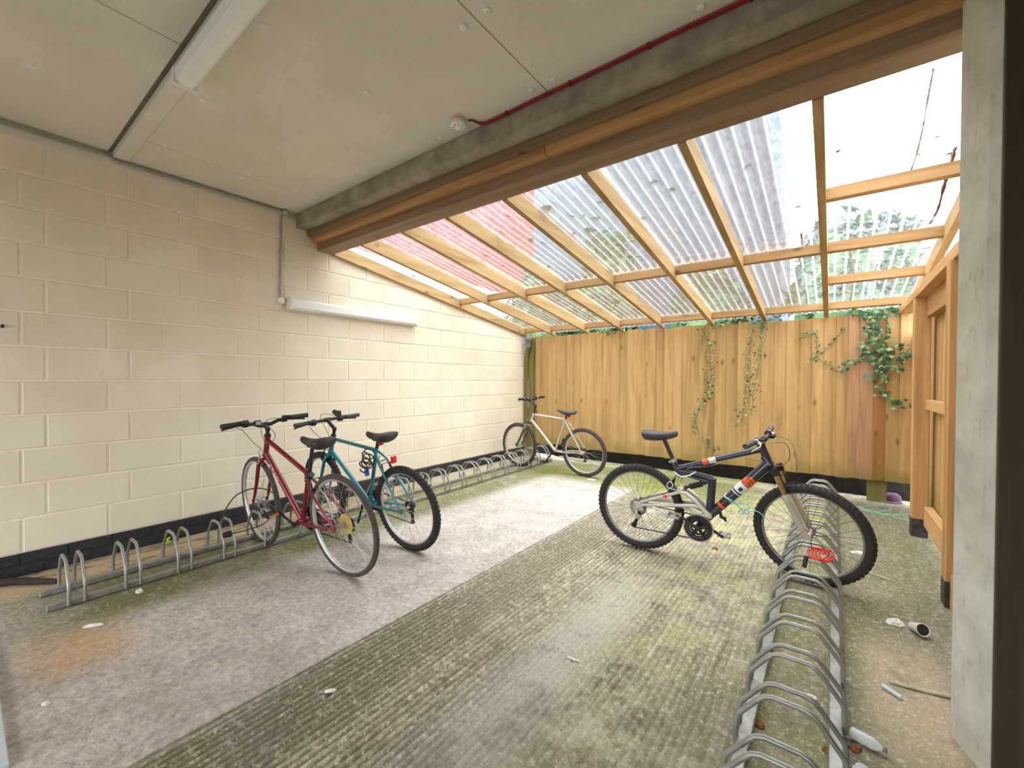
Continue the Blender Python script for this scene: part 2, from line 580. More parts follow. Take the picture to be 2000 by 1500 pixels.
sand = m2(-4.3, -3.75, 0.08, -1, 3.2, 0.4)
moss_patch(sand, 0.2, 0.45, srgb(196, 172, 130), 0.8)
crk = t.ramp(t.math('ABSOLUTE', t.math('SUBTRACT', t.noise(t.world((1, 0.28, 1)), 5, 3, 0.6), 0.5)), [(0.0, 1.0), (0.03, 0.0)])
col = t.mix(t.math('MULTIPLY', t.math('MULTIPLY', crk, m2(-4.2, -3.7, 0.08, -0.5, 3.5, 0.3)), 0.8), col, srgb(66, 54, 40))
moss_patch(m2(-3.75, -3.02, 0.14, 0.25, 5.6, 0.3), 0.24, 0.52, srgb(98, 100, 50), 0.9)
moss_patch(m2(-4.2, -3.4, 0.2, 2.4, 5.8, 0.5), 0.36, 0.6, srgb(140, 132, 52), 0.6)
moss_patch(m2(-3.3, -0.7, 0.3, 4.75, 6.2, 0.22), 0.30, 0.50, srgb(112, 122, 42), 0.85)
moss_patch(m2(-1.1, -0.32, 0.25, 1.5, 4.4, 0.5), 0.44, 0.62, srgb(172, 172, 92), 0.55)
moss_patch(m2(-0.3, 0.05, 0.06, 0.5, 5.6, 0.3), 0.34, 0.58, srgb(112, 116, 50), 0.8)
moss_patch(m2(0.02, 0.8, 0.06, 0.3, 5.9, 0.3), 0.26, 0.54, srgb(92, 94, 58), 0.8)
moss_patch(m2(0.12, 0.42, 0.08, 1.85, 2.75, 0.25), 0.32, 0.5, srgb(192, 174, 146), 0.7)
moss_patch(m2(-1.0, -0.2, 0.2, 0.6, 1.7, 0.3), 0.4, 0.6, srgb(112, 114, 66), 0.6)
moss_patch(m2(-0.5, -0.24, 0.1, 1.5, 2.0, 0.2), 0.36, 0.56, srgb(78, 74, 56), 0.6)
moss_patch(m2(-1.5, -0.3, 0.4, 0.4, 2.6, 0.4), 0.5, 0.66, srgb(104, 100, 72), 0.5)
moss_patch(m2(-1.8, 0.0, 0.15, 4.2, 5.4, 0.4), 0.46, 0.6, srgb(150, 156, 60), 0.6)
moss_patch(m2(-1.15, -0.85, 0.12, 0.9, 2.6, 0.5), 0.3, 0.5, srgb(186, 180, 168), 0.75)
moss_patch(m2(-0.9, -0.3, 0.2, 0.9, 1.7, 0.3), 0.46, 0.6, srgb(206, 200, 182), 0.6)
rust = m2(-3.05, -2.6, 0.12, 0.2, 0.5, 0.1)
moss_patch(rust, 0.3, 0.6, srgb(192, 150, 84), 0.8)
wob = t.n('ShaderNodeVectorMath', operation='MULTIPLY_ADD')
nv_ = t.n('ShaderNodeTexNoise')
nv_.inputs['Scale'].default_value = 60
t.l(t.world(), nv_.inputs['Vector'])
t.l(nv_.outputs['Color'], wob.inputs[0])
wob.inputs[1].default_value = (0.018, 0.018, 0.018)
t.l(t.world(), wob.inputs[2])
vs_ = t.voronoi(wob.outputs[0], 84)
sc_ = t.n('ShaderNodeSeparateColor')
t.l(vs_.outputs['Color'], sc_.inputs[0])
dot = t.ramp(vs_.outputs['Distance'], [(0.22, 1.0), (0.42, 0.0)])
pale = t.math('MULTIPLY', dot, t.step(sc_.outputs[0], 0.58, 0.66))
darkd = t.math('MULTIPLY', dot, t.step(sc_.outputs[1], 0.66, 0.74))
wgt = t.math('MULTIPLY', t.math('ADD', 0.3, t.math('MULTIPLY', isr, 0.35)), t.ramp(n_mid, [(0.3, 0.35), (0.65, 1.0)]))
col = t.mix(t.math('MULTIPLY', pale, wgt), col, srgb(226, 218, 200))
col = t.mix(t.math('MULTIPLY', darkd, wgt), col, srgb(88, 82, 66))
col = t.mix(t.math('MULTIPLY', t.ramp(n_fin, [(0.56, 0.0), (0.68, 1.0)]), 0.5), col, srgb(218, 208, 192))
col = t.mix(t.math('MULTIPLY', t.ramp(n_big, [(0.38, 1.0), (0.52, 0.0)]), 0.28), col, srgb(128, 120, 108))
col = t.mix(t.math('MULTIPLY', t.ramp(n_spk, [(0.32, 1.0), (0.42, 0.0)]), 0.3), col, srgb(84, 78, 60))
bmp = t.bump(t.math('ADD', n_fin, t.math('MULTIPLY', n_spk, 0.7)), 0.55, 0.008)
M['floor'] = t.finish(col, 0.85, 0, bmp, 0.25)

# ---------------------------------------------------------------- setting: floor
XW = -4.13           # face of the left wall
SEAM = -1.83
mb = MB()
mb.box(-7, 4, -4, 7, -0.25, -0.02)
floor = struct('floor', mb, M['floor'])
mb = MB()
mb.box(-5.0, SEAM - 0.004, -3.6, 6.3, -0.02, 0.0)
struct('slab', mb, M['floor'], floor)
# the brushed slab: tamping ridges are real relief
xs = []
x = SEAM - 0.004
while x < 1.6:
    xs.append(x)
    x += 0.0075 if x < 0.0 else 0.05
ys = [-1.2 + 0.11 * i for i in range(69)]
vs, fs = [], []
for j, y in enumerate(ys):
    for i, x in enumerate(xs):
        ph = x + 0.006 * noise.noise(Vector((x * 2, y * 0.9, 3)))
        k = 0.5 + 0.5 * noise.noise(Vector((x * 1.6, y * 0.7, 9.1)))
        k = min(1.0, k * 1.6) * max(0.0, min(1.0, (-0.1 - x) / 0.3)) * (0.65 + 0.35 * max(0, min(1, (-0.7 - x) / 0.6)))
        h = -0.0105 * k * (0.5 + 0.5 * math.cos(2 * PI * ph / 0.031)) + 0.002 * noise.noise(Vector((x * 20, y * 9, 1)))
        if j in (0, len(ys) - 1): h = -0.006
        vs.append((x, y, min(0.0, h)))
n = len(xs)
for j in range(len(ys) - 1):
    for i in range(n - 1):
        fs.append((j * n + i, j * n + i + 1, (j + 1) * n + i + 1, (j + 1) * n + i))
mb = MB()
mb.add(vs, fs, True)
struct('slab', mb, M['floor'], floor)

# ---------------------------------------------------------------- setting: left wall of blocks
ROOF0, SLOPE = 2.545, 0.16


def roof_z(y):            # underside of the rafters
    return ROOF0 - SLOPE * (y - 2.36)


def wall_top(y):
    return 2.95 if y < 2.25 else roof_z(y) + 0.10


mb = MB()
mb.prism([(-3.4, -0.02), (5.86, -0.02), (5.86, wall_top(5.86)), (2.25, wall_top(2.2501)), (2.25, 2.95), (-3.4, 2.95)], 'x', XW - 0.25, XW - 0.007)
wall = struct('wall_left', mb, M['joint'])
Z0, CH = 0.147, 0.2215
JT = 0.0045
cache = {}


def block_mesh(ly, lz, key, m):
    k = (round(ly, 3), round(lz, 3), key)
    if k not in cache:
        b = 0.006
        mb = MB()
        o = [(-0.008, 0, 0), (-0.008, ly, 0), (-0.008, ly, lz), (-0.008, 0, lz)]
        q = [(0, b, b), (0, ly - b, b), (0, ly - b, lz - b), (0, b, lz - b)]
        mb.add(o + q, [(4, 5, 6, 7)] + [(i, (i + 1) % 4, 4 + (i + 1) % 4, 4 + i) for i in range(4)])
        cache[k] = mb.mesh(key, m)
    return cache[k]


def clip_poly(poly, f):
    out = []
    for i in range(len(poly)):
        a, b = poly[i], poly[(i + 1) % len(poly)]
        da, db = f(a), f(b)
        if da >= 0: out.append(a)
        if (da >= 0) != (db >= 0):
            k = da / (da - db)
            out.append((a[0] + (b[0] - a[0]) * k, a[1] + (b[1] - a[1]) * k))
    return out


for row in range(13):
    z0, z1 = Z0 + row * CH, Z0 + (row + 1) * CH
    if row % 2 == 0:
        js = [0.254, 0.66, 1.087, 1.48] + [1.875 + 0.4435 * k for k in range(10)]
    else:
        js = [0.362, 0.778, 1.213] + [1.656 + 0.4435 * k for k in range(10)]
    if row in (6,): js = js[:2] + [0.98] + js[3:]
    first = js[0]
    js = [first - 0.43 * k for k in range(7, 0, -1)] + js
    js = [j for j in js if j < 5.8] + [5.86]
    for a, b in zip(js, js[1:]):
        y0, y1, lo, hi = a + JT, b - JT, z0 + JT, z1 - JT
        if b - a < 0.05: continue
        lim = lambda p: wall_top(max(p[0], 2.2501)) - p[1] if y0 > 2.0 else 2.9 - p[1]
        poly = [(y0, lo), (y1, lo), (y1, hi), (y0, hi)]
        cp = clip_poly(poly, lim)
        if len(cp) < 3: continue
        dx = random.uniform(-0.0012, 0.0012)
        if len(cp) == 4 and all(abs(p[0] - q[0]) + abs(p[1] - q[1]) < 1e-6 for p, q in zip(cp, poly)):
            put('block', block_mesh(y1 - y0, hi - lo, 'block', M['block']), wall, (XW + dx, y0, lo))
        else:
            mb = MB()
            mb.prism(cp, 'x', XW - 0.006, XW + dx)
            put('block', mb.mesh('block', M['block']), wall)
mb = MB()
mb.box(XW - 0.02, XW - 0.001, -2.7, 5.86, 0.0, 0.147)
struct('skirting_joint', mb, M['blackbrick'], wall)
for row in range(2):
    y = -1.6 + 0.11 * row
    while y < 5.8:
        l = min(0.2175, 5.86 - y)
        put('brick', block_mesh(l - 0.008, 0.066, 'brick', M['blackbrick']), wall, (XW + 0.004 + random.uniform(-0.0015, 0.0015), y, 0.001 + row * 0.0735))
        y += 0.2175

# ---------------------------------------------------------------- setting: ceiling of boards
ZC = 2.85
mb = MB()
mb.box(-4.4, 2.4, -3.4, 2.1, ZC + 0.05, ZC + 0.2)
ceil = struct('ceiling', mb, M['concrete'])
for x0, x1, y0, y1, z in ((XW, -3.652, 0.775, 1.985, ZC), (-3.648, -1.262, 0.775, 1.985, ZC), (-1.256, 1.14, 0.775, 1.985, ZC), (1.146, 2.4, 0.775, 1.985, ZC),
                          (XW - 0.1, -2.515, -3.4, 0.664, ZC + 0.028), (-2.509, -0.11, -3.4, 0.664, ZC + 0.028), (-0.104, 2.4, -3.4, 0.664, ZC + 0.028)):
    mb = MB()
    mb.box(x0, x1, max(y0, -2.74), y1, z, z + 0.02)
    struct('ceiling_board', mb, M['ceiling'], ceil)
mb = MB()
mb.box(XW, 2.4, 0.69, 0.772, ZC - 0.006, ZC + 0.04)
struct('cover_strip', mb, M['ceiling'], ceil)
mb = MB()
mb.box(XW, XW + 0.018, -1.5, 1.9, ZC - 0.055, ZC - 0.004)
struct('edge_strip', mb, M['ceiling'], ceil)
cap = MB()
cap.lathe([(0.0175, 0.0), (0.0175, -0.003), (0.011, -0.007), (0.004, -0.007), (0.0035, -0.003), (0, -0.003)], 14)
cap_me = cap.mesh('fixing_washer', M['white'])
for sx, sy in ((-2.04, 0.84), (-2.86, 0.86), (-3.3, 0.73), (-2.06, 1.38), (-2.85, 1.38), (-3.61, 0.87), (-3.71, 0.86), (-1.33, 1.38), (-1.19, 1.38), (-1.32, 1.9), (-1.19, 1.91),
               (-0.46, 1.91), (-2.06, 1.92), (-3.61, 1.38), (-3.72, 1.37), (-3.3, 0.25), (-0.46, 1.38), (-1.33, 0.85), (-3.61, 1.9), (-3.72, 1.9), (-2.85, 1.9), (-2.45, 0.3), (-2.57, 0.3)):
    put('fixing_washer', cap_me, ceil, (sx, sy, ZC + (0.028 if sy < 0.69 else -0.006 if sy < 0.78 else 0.0)))

# ---------------------------------------------------------------- setting: right side dark wall, column
mb = MB()
mb.box(0.505, 2.4, 2.03, 2.15, 0, ZC)
wr = struct('wall_right', mb, M['darkwood'])
for k in range(12):
    mb = MB()
    mb.bbox(0.419 + 0.16 * k, 0.419 + 0.16 * k + 0.156, 1.992, 2.017, 0.0, ZC - 0.14, 0.003)
    struct('board', mb, M['darkwood'], wr)
mb = MB()
mb.box(-4.4, 2.4, -2.9, -2.75, 2.0, ZC + 0.05)  # unseen back wall added; its opening and dark finish shape the light inside
mb.box(-4.4, -4.0, -2.9, -2.75, 0, 2.0)
mb.box(1.2, 2.4, -2.9, -2.75, 0, 2.0)
wb = struct('wall_back_added', mb, M['darkwood'])
mb = MB()
mb.box(2.4, 2.55, -2.9, 2.15, 0, ZC + 0.05)
struct('wall_side', mb, M['darkwood'])
mb = MB()
mb.box(-12, 9, -16, -3.6, -0.12, -0.02)  # unseen ground outside the added opening, tone set to control bounce light
struct('ground', mb, M['added_forecourt'])
col_t = thing('concrete_column', 'pale grey concrete column at the right edge, floor to beam', 'column', (0.45, 2.1, 0))
mb = MB()
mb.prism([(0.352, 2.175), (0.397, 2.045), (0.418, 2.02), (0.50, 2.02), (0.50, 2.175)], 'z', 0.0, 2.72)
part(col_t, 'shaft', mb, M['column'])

# ---------------------------------------------------------------- beams over the opening
bt = thing('concrete_beam', 'grey concrete beam along the edge of the boarded ceiling', 'beam', (-1.5, 2.05, 2.72))
mb = MB()
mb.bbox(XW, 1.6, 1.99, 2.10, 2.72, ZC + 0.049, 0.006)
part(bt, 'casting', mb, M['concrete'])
bt = thing('timber_packer', 'narrow timber packer between the concrete beam and the orange timber', 'beam', (-1.5, 2.11, 2.67))
mb = MB()
mb.bbox(XW, 0.6, 2.10, 2.135, 2.672, 2.84, 0.002)
part(bt, 'timber', mb, M['beamwood2'])
bt = thing('timber_ledger', 'orange timber ledger in two lengths under the ceiling edge', 'beam', (-1.5, 2.16, 2.62))
for a, b in ((XW, -1.385), (-1.382, 0.6)):
    mb = MB()
    mb.bbox(a, b, 2.135, 2.20, 2.622, 2.84, 0.003)
    part(bt, 'timber', mb, M['beamwood'])
bt = thing('timber_lintel', 'grey brown timber lintel carrying the top ends of the rafters', 'beam', (-1.5, 2.28, 2.55))
mb = MB()
mb.bbox(XW, 0.75, 2.20, 2.36, 2.55, 2.84, 0.004)
part(bt, 'timber', mb, M['beamwood2'])

# ---------------------------------------------------------------- lean-to roof
roof = thing('lean_to_roof', 'lean-to roof of timber rafters under clear corrugated plastic sheets', 'roof', (-1.7, 4.1, 2.3))
RX = [-4.105, -3.60, -2.995, -2.445, -1.865, -1.24, -0.66, -0.07, 0.625]
RW, RD = 0.044, 0.118
YE = 6.0
for x in RX:
    mb = MB()
    y0, y1 = 2.362, (5.62 if x > 0.5 else 5.86)
    mb.prism([(y0, roof_z(y0)), (y1, roof_z(y1)), (y1, roof_z(y1) + RD), (y0, roof_z(y0) + RD)], 'x', x - RW / 2, x + RW / 2)
    part(roof, 'rafter', mb, M['rafter'])
NOG = [(4.18, None), (5.72, None), (3.36, 7), (4.92, 7)]
for yn, only in NOG:
    for i in range(8):
        if only is not None and i != only: continue
        a, b = RX[i] + RW / 2, RX[i + 1] - RW / 2
        zt = roof_z(yn) + RD
        mb = MB()
        mb.prism([(yn, zt - 0.072), (yn + 0.044, zt - 0.079), (yn + 0.044, zt - 0.007), (yn, zt)], 'x', a, b)
        part(roof, 'noggin', mb, M['noggin'])


def sheet(x0, x1, y0, y1, lift, label=None):
    pitch, amp = 0.076, 0.0085
    nx = int((x1 - x0) / pitch * 8)
    vs, fs = [], []
    ny = 6
    for j in range(ny + 1):
        y = y0 + (y1 - y0) * j / ny
        for i in range(nx + 1):
            x = x0 + (x1 - x0) * i / nx
            vs.append((x, y, roof_z(y) + RD + 0.012 + lift + amp * math.cos(2 * PI * x / pitch)))
    for j in range(ny):
        for i in range(nx):
            fs.append((j * (nx + 1) + i, j * (nx + 1) + i + 1, (j + 1) * (nx + 1) + i + 1, (j + 1) * (nx + 1) + i))
    mb = MB()
    mb.add(vs, fs, True)
    part(roof, 'roof_sheet', mb, M['sheet'])


SX = [-4.12, -3.36, -2.60, -1.84, -1.08, -0.32, 0.26, 0.80]
for i in range(7):
    a, b = SX[i], SX[i + 1] + 0.03
    li = 0.002 * (i % 2)
    if i < 5:
        sheet(a, b, 2.20, 4.14, 0.010 + li)
    else:
        sheet(a, b, 2.20, 3.30, 0.016 + li)
        sheet(a, b, 3.22, 4.14, 0.010 + li)
    sheet(a, b, 4.06, 6.15, 0.001 + li)

# ---------------------------------------------------------------- back fence
YF = 5.88
fence = thing('board_fence', 'tall closeboard timber fence across the back of the lean-to', 'fence', (-1.6, YF, 0.2))


def fence_x(px):
    d = ray(px, 760)
    return d.x * YF / d.y


edges = [1047, 1058, 1072, 1083, 1095, 1109, 1121, 1136, 1148, 1163, 1179, 1194, 1210, 1226, 1245, 1262, 1281, 1298, 1316, 1334, 1352, 1375, 1397, 1419, 1441, 1462, 1487, 1512, 1536, 1560, 1585, 1609, 1633, 1657, 1679, 1705, 1731, 1757, 1790]
fx = [fence_x(p) for p in edges]
for i in range(len(fx) - 1):
    a, b = fx[i], fx[i + 1] + 0.012
    px = edges[i]
    zb = 0.205 + 0.028 * (i / len(fx)) + random.uniform(-0.006, 0.006)
    zt = 1.985 + random.uniform(-0.012, 0.012)
    if px > 1600: zt = 2.0 + random.uniform(-0.02, 0.015)
    th0, th1 = 0.006, 0.022
    mb = MB()
    # feather-edge board: thick right edge laps over the next thin edge
    mb.prism([(a, YF), (b, YF), (b, YF - th0 - 0.004), (a, YF - th1 - 0.002)], 'z', zb, zt)
    m = M['fence_pink'] if 1650 < px < 1700 else M['fence_brown'] if 1700 < px < 1725 else M['fence']
    part(fence, 'board', mb, m)
for z in (0.45, 1.2, 1.85):
    mb = MB()
    mb.box(-4.0, 0.70, YF, YF + 0.045, z, z + 0.075)
    part(fence, 'rail', mb, M['noggin'])
mb = MB()
mb.box(0.30, 0.46, YF + 0.02, YF + 0.10, 0.0, 0.5)
part(fence, 'stub_post', mb, M['oldpost'], label='short timber stub holding the fence above the ground')
backing = thing('soil_backing', 'dark soil bank put in for the shade seen through the gap below the fence', 'backing', (-1.6, 6.2, 0))
mb = MB()
mb.prism([(6.12, 0.0), (6.9, 0.0), (6.9, 0.9), (6.35, 0.62), (6.2, 0.3)], 'x', -4.6, 1.2)
part(backing, 'soil', mb, M['black_dark'])  # dark mass stands in for the black void behind the gap
cp = thing('corner_post', 'mossy green fence post in the corner beside the block wall', 'post', (-4.0, 5.83, 0))
mb = MB()
mb.bbox(-4.06, -3.965, 5.79, 5.88, 0, 1.97, 0.004)
part(cp, 'timber', mb, M['oldpost'])

# ---------------------------------------------------------------- right timber frame wall
fr = thing('timber_stud_wall', 'open timber stud wall with boards outside, right of the bike rack', 'wall', (0.6, 4.0, 0))
for (x0, x1, y0, y1, zt) in ((0.527, 0.627, 4.78, 4.88, 1.965), (0.515, 0.625, 3.38, 3.48, 1.965)):
    mb = MB()
    mb.bbox(x0, x1, y0, y1, 0.145, zt, 0.004)
    p = part(fr, 'post', mb, M['post'])
    mb = MB()
    mb.bbox(x0 - 0.002, x1 + 0.002, y0 - 0.002, y1 + 0.002, 0.0, 0.15, 0.004)
    part(fr, 'post_foot', mb, M['postfoot'], label='dark tarred foot of the post', under=p)
mb = MB()
mb.bbox(0.527, 0.63, 2.18, 5.86, 1.965, 2.04, 0.004)
part(fr, 'top_plate', mb, M['plate'])
for z0, z1 in ((1.80, 1.962), (1.05, 1.13), (0.10, 0.26)):
    for y0, y1 in ((3.48, 4.78), (2.2, 3.38)):
        mb = MB()
        mb.bbox(0.60, 0.655, y0, y1, z0, z1, 0.003)
        part(fr, 'rail', mb, M['plate'])
y = 2.18
while y < 5.8:
    mb = MB()
    mb.prism([(y, 0.66), (y + 0.155, 0.66), (y + 0.155, 0.668), (y, 0.682)], 'z', 0.06, 2.33 - 0.16 * (y - 2.2))
    # prism along z expects (x, y): swap the axes with a matrix
    mb.v = [Vector((q.y, q.x, q.z)) for q in mb.v]
    part(fr, 'board', mb, M['fence'])
    y += 0.15
ob = thing('timber_offcut', 'short orange timber offcut leaning by the nearer post foot', 'timber', (0.62, 3.40, 0))
mb = MB()
mb.bbox(0.535, 0.58, 3.325, 3.372, 0.0, 0.20, 0.003)
part(ob, 'block', mb, M['beamwood'])

# ---------------------------------------------------------------- bike racks
HP = [(-0.153, 0.01), (-0.153, 0.09), (-0.148, 0.108), (-0.134, 0.128), (-0.085, 0.190), (-0.068, 0.207), (-0.045, 0.216), (0.045, 0.216), (0.068, 0.207), (0.085, 0.190), (0.134, 0.128), (0.148, 0.108), (0.153, 0.09), (0.153, 0.01)]
hoop = MB()
hoop.tube([(x, 0, z) for x, z in HP], 0.0088, 8)
hoop_me = hoop.mesh('hoop', M['galv'])


def rack(name, label, x, y0, y1, ys, skew=0.0, hs=1.0):
    t = thing(name, label, 'bike rack', (x, y0, 0), (0, 0, skew))
    for s in (-1, 1):
        mb = MB()
        xc = s * 0.128
        mb.bbox(xc - 0.020, xc + 0.020, 0, y1 - y0, 0.004, 0.036, 0.003)
        part(t, 'rail', mb, M['galv'], local=True)
    for yy in ys:
        o = put('hoop', hoop_me, t, (0, yy - y0, 0))
        o.scale = (1, 1, hs)
    return t


ysr = []
for k in range(-1, 16):
    a = 1.377 + 0.2765 * k
    ysr += [a, a + 0.075]
rack('bike_rack', 'long galvanised bike rack on the right, leading from the foreground to the fence', -0.107, 0.95, 5.68, ysr)
ysl = [0.372, 0.436, 0.611, 0.679, 0.868, 0.94, 1.13, 1.2]
for a in (1.40, 1.67, 1.94, 2.21, 2.48, 2.75, 3.03, 3.29, 3.57, 3.845, 4.12, 4.40, 4.68, 4.95, 5.20, 5.48):
    ysl += [a, a + 0.068]
rack('bike_rack', 'long galvanised bike rack on the left, along the cream block wall', -3.517, 0.29, 5.62, ysl, R(1.1), 1.12)

# ---------------------------------------------------------------- bicycles
# each bicycle is built in its own frame: x forward from the rear tyre's contact, y to its left, z up


def text_mesh(s, size, m, M4, depth=0.0006, name='lettering'):
    cu = bpy.data.curves.new(name, 'FONT')
    cu.body = s
    cu.size = size
    cu.extrude = depth
    cu.align_x = 'CENTER'
    cu.align_y = 'CENTER'
    o = bpy.data.objects.new(name, cu)
    C.objects.link(o)
    bpy.context.view_layer.update()
    me = bpy.data.meshes.new_from_object(o.evaluated_get(bpy.context.evaluated_depsgraph_get()))
    bpy.data.objects.remove(o)
    me.transform(M4)
    me.materials.clear()
    me.materials.append(m)
    me.name = name
    return me


def ycyl(u, v, w0, w1, r, n=16):
    """matrix-free cylinder along the bike's y axis"""
    return [(u, w0, v), (u, w1, v)], r, n


def disc(mb, u, v, w0, w1, r, n=20, rin=None, M4=None):
    T = Matrix.Translation((u, 0, v)) @ Matrix.Rotation(-PI / 2, 4, 'X')
    if M4: T = M4 @ T
    if rin is None: mb.lathe([(0, w0), (r, w0), (r, w1), (0, w1)], n, T, smooth=False)
    else: mb.lathe([(rin, w0), (r, w0), (r, w1), (rin, w1)], n, T, closed=True, smooth=False)


class Bike:
    def __init__(self, name, label, pose, HB, HT, delta):
        x, y, psi, phi = pose
        self.root = thing(name, label, 'bicycle', (x, y, 0), (-R(phi), 0, R(psi)))
        self.W = Matrix.Translation((x, y, 0)) @ Matrix.Rotation(R(psi), 4, 'Z') @ Matrix.Rotation(-R(phi), 4, 'X')
        ax = Vector((HT[0] - HB[0], 0, HT[1] - HB[1])).normalized()
        c = Vector((HB[0], 0, HB[1]))
        self.St = Matrix.Translation(c) @ Matrix.Rotation(R(delta), 4, ax) @ Matrix.Translation(-c)
        self.HB, self.HT, self.ax = HB, HT, ax

    def p(self, name, mb, m, steer=False, under=None, label=None, kind=None):
        return part(self.root, name, mb, m, self.St if steer else None, True, label, kind, under)

    def wheel(self, hub, Rw, tr, knob, rim_m, tyre_m, spoke_m, steer=False, hubw=0.05, flange=0.022, nsp=32, seedv=0):
        u, v = hub
        T = Matrix.Translation((u, 0, v)) @ Matrix.Rotation(-PI / 2, 4, 'X')
        rr = Rw - 2 * tr
        rim = MB()
        rim.lathe([(rr + 0.012, -0.012), (rr + 0.002, -0.0125), (rr - 0.008, -0.008), (rr - 0.011, 0), (rr - 0.008, 0.008), (rr + 0.002, 0.0125), (rr + 0.012, 0.012)], 56, T, closed=True)
        w = self.p('wheel_rim', rim, rim_m, steer)
        ty = MB()
        prof = []
        base = Rw - tr - (0.003 if knob else 0.0)
        for k in range(14):
            a = 2 * PI * k / 14
            prof.append((base + tr * math.cos(a), tr * 0.95 * math.sin(a)))
        ty.lathe(prof, 64, T, closed=True)
        if knob:
            nk = 62
            for k in range(nk):
                for row, (ca, hw, hl) in enumerate(((0.0, 0.0065, 0.0085), (0.62, 0.006, 0.0065), (-0.62, 0.006, 0.0065), (1.1, 0.005, 0.006), (-1.1, 0.005, 0.006))):
                    ang = 2 * PI * (k + (0.5 if row % 2 else 0.0)) / nk
                    Q = T @ Matrix.Rotation(ang, 4, 'Z') @ Matrix.Translation((base, 0, 0)) @ Matrix.Rotation(-ca, 4, 'Y')
                    ty.box(tr - 0.002, tr + 0.0042, -hl, hl, -hw, hw, Q)
        self.p('tyre', ty, tyre_m, steer, under=w)
        hb = MB()
        hb.lathe([(0.006, -hubw), (0.014, -hubw), (0.014, -hubw * 0.75), (flange, -hubw * 0.62), (flange, -hubw * 0.56), (0.013, -hubw * 0.5), (0.013, hubw * 0.5), (flange, hubw * 0.56), (flange, hubw * 0.62), (0.014, hubw * 0.75), (0.014, hubw), (0.006, hubw)], 16, T)
        hb.tube([(u, -hubw - 0.014, v), (u, hubw + 0.014, v)], 0.007, 8)
        self.p('hub', hb, M['alloy'], steer, under=w)
        sk = MB()
        for k in range(nsp):
            a = 2 * PI * k / nsp
            side = 1 if k % 2 else -1
            tw = (0.85 if (k // 2) % 2 else -0.85)
            p0 = Vector((math.cos(a + tw) * flange * 0.9, math.sin(a + tw) * flange * 0.9, side * hubw * 0.59))
            p1 = Vector((math.cos(a) * (rr - 0.006), math.sin(a) * (rr - 0.006), 0))
            sk.tube([p0, p1], 0.0012, 3, False, T)
        self.p('spokes', sk, spoke_m, steer, under=w, kind='stuff')
        return w

    def crank(self, bb, ang, side, m, length=0.168, w0=0.052, pedal_m=None, name='crank', reflector=False):
        u, v = bb
        ca, sa = math.cos(R(ang)), math.sin(R(ang))
        e = (u + ca * length, v + sa * length)
        mb = MB()
        mb.tube([(u, side * w0, v), (u, side * (w0 + 0.02), v)], 0.015, 12)
        mb.tube([(u, side * (w0 + 0.016), v), (u + ca * length * 0.5, side * (w0 + 0.022), v + sa * length * 0.5), (e[0], side * (w0 + 0.028), e[1])], [0.013, 0.0095, 0.012], 8, flat=0.75)
        o = self.p(name, mb, m)
        pd = MB()
        a, b = side * (w0 + 0.036), side * (w0 + 0.125)
        lo, hi = min(a, b), max(a, b)
        pd.tube([(e[0], side * (w0 + 0.02), e[1]), (e[0], side * (w0 + 0.12), e[1])], 0.007, 8)
        for du in (-0.040, 0.034):
            pd.bbox(e[0] + du, e[0] + du + 0.007, lo, hi, e[1] - 0.011, e[1] + 0.011, 0.002)
        for y in (lo, hi - 0.006):
            pd.bbox(e[0] - 0.040, e[0] + 0.041, y, y + 0.006, e[1] - 0.008, e[1] + 0.008, 0.002)
        pd.bbox(e[0] - 0.016, e[0] + 0.016, lo + 0.01, hi - 0.01, e[1] - 0.009, e[1] + 0.009, 0.003)
        self.p('pedal', pd, pedal_m or M['black'], under=o)
        if reflector:
            rf = MB()
            rf.box(e[0] + 0.0412, e[0] + 0.0435, lo + 0.012, hi - 0.012, e[1] - 0.007, e[1] + 0.007)
            rf.box(e[0] - 0.0425, e[0] - 0.0402, lo + 0.012, hi - 0.012, e[1] - 0.007, e[1] + 0.007)
            self.p('pedal_reflector', rf, M['amber'], under=o, label='amber pedal reflector')
        return o

    def chainset(self, bb, rads=(0.088, 0.074, 0.058), w=-0.048, m=None):
        mb = MB()
        for i, r in enumerate(rads):
            ww = w + 0.007 * i
            nt = int(r * 2 * PI / 0.0127)
            T = Matrix.Translation((bb[0], ww, bb[1])) @ Matrix.Rotation(-PI / 2, 4, 'X')
            vs, fs = [], []
            n2 = nt * 2
            for z in (-0.0015, 0.0015):
                for k in range(n2):
                    a = 2 * PI * k / n2
                    q = r + (0.0028 if k % 2 else -0.0028)
                    vs.append((q * math.cos(a), q * math.sin(a), z))
                for k in range(n2):
                    a = 2 * PI * k / n2
                    vs.append(((r - 0.017) * math.cos(a), (r - 0.017) * math.sin(a), z))
            for k in range(n2):
                j = (k + 1) % n2
                fs += [(k, j, n2 + j, n2 + k), (2 * n2 + k, 2 * n2 + j, 3 * n2 + j, 3 * n2 + k), (k, j, 2 * n2 + j, 2 * n2 + k), (n2 + k, n2 + j, 3 * n2 + j, 3 * n2 + k)]
            mb.add(vs, fs, False, T)
        for k in range(5):
            a = 2 * PI * k / 5 + 0.3
            mb.tube([(bb[0], w - 0.002, bb[1]), (bb[0] + math.cos(a) * (rads[0] - 0.014), w - 0.001, bb[1] + math.sin(a) * (rads[0] - 0.014))], [0.014, 0.008], 6, flat=0.5)
        return self.p('chainset', mb, m or M['darkmetal'])

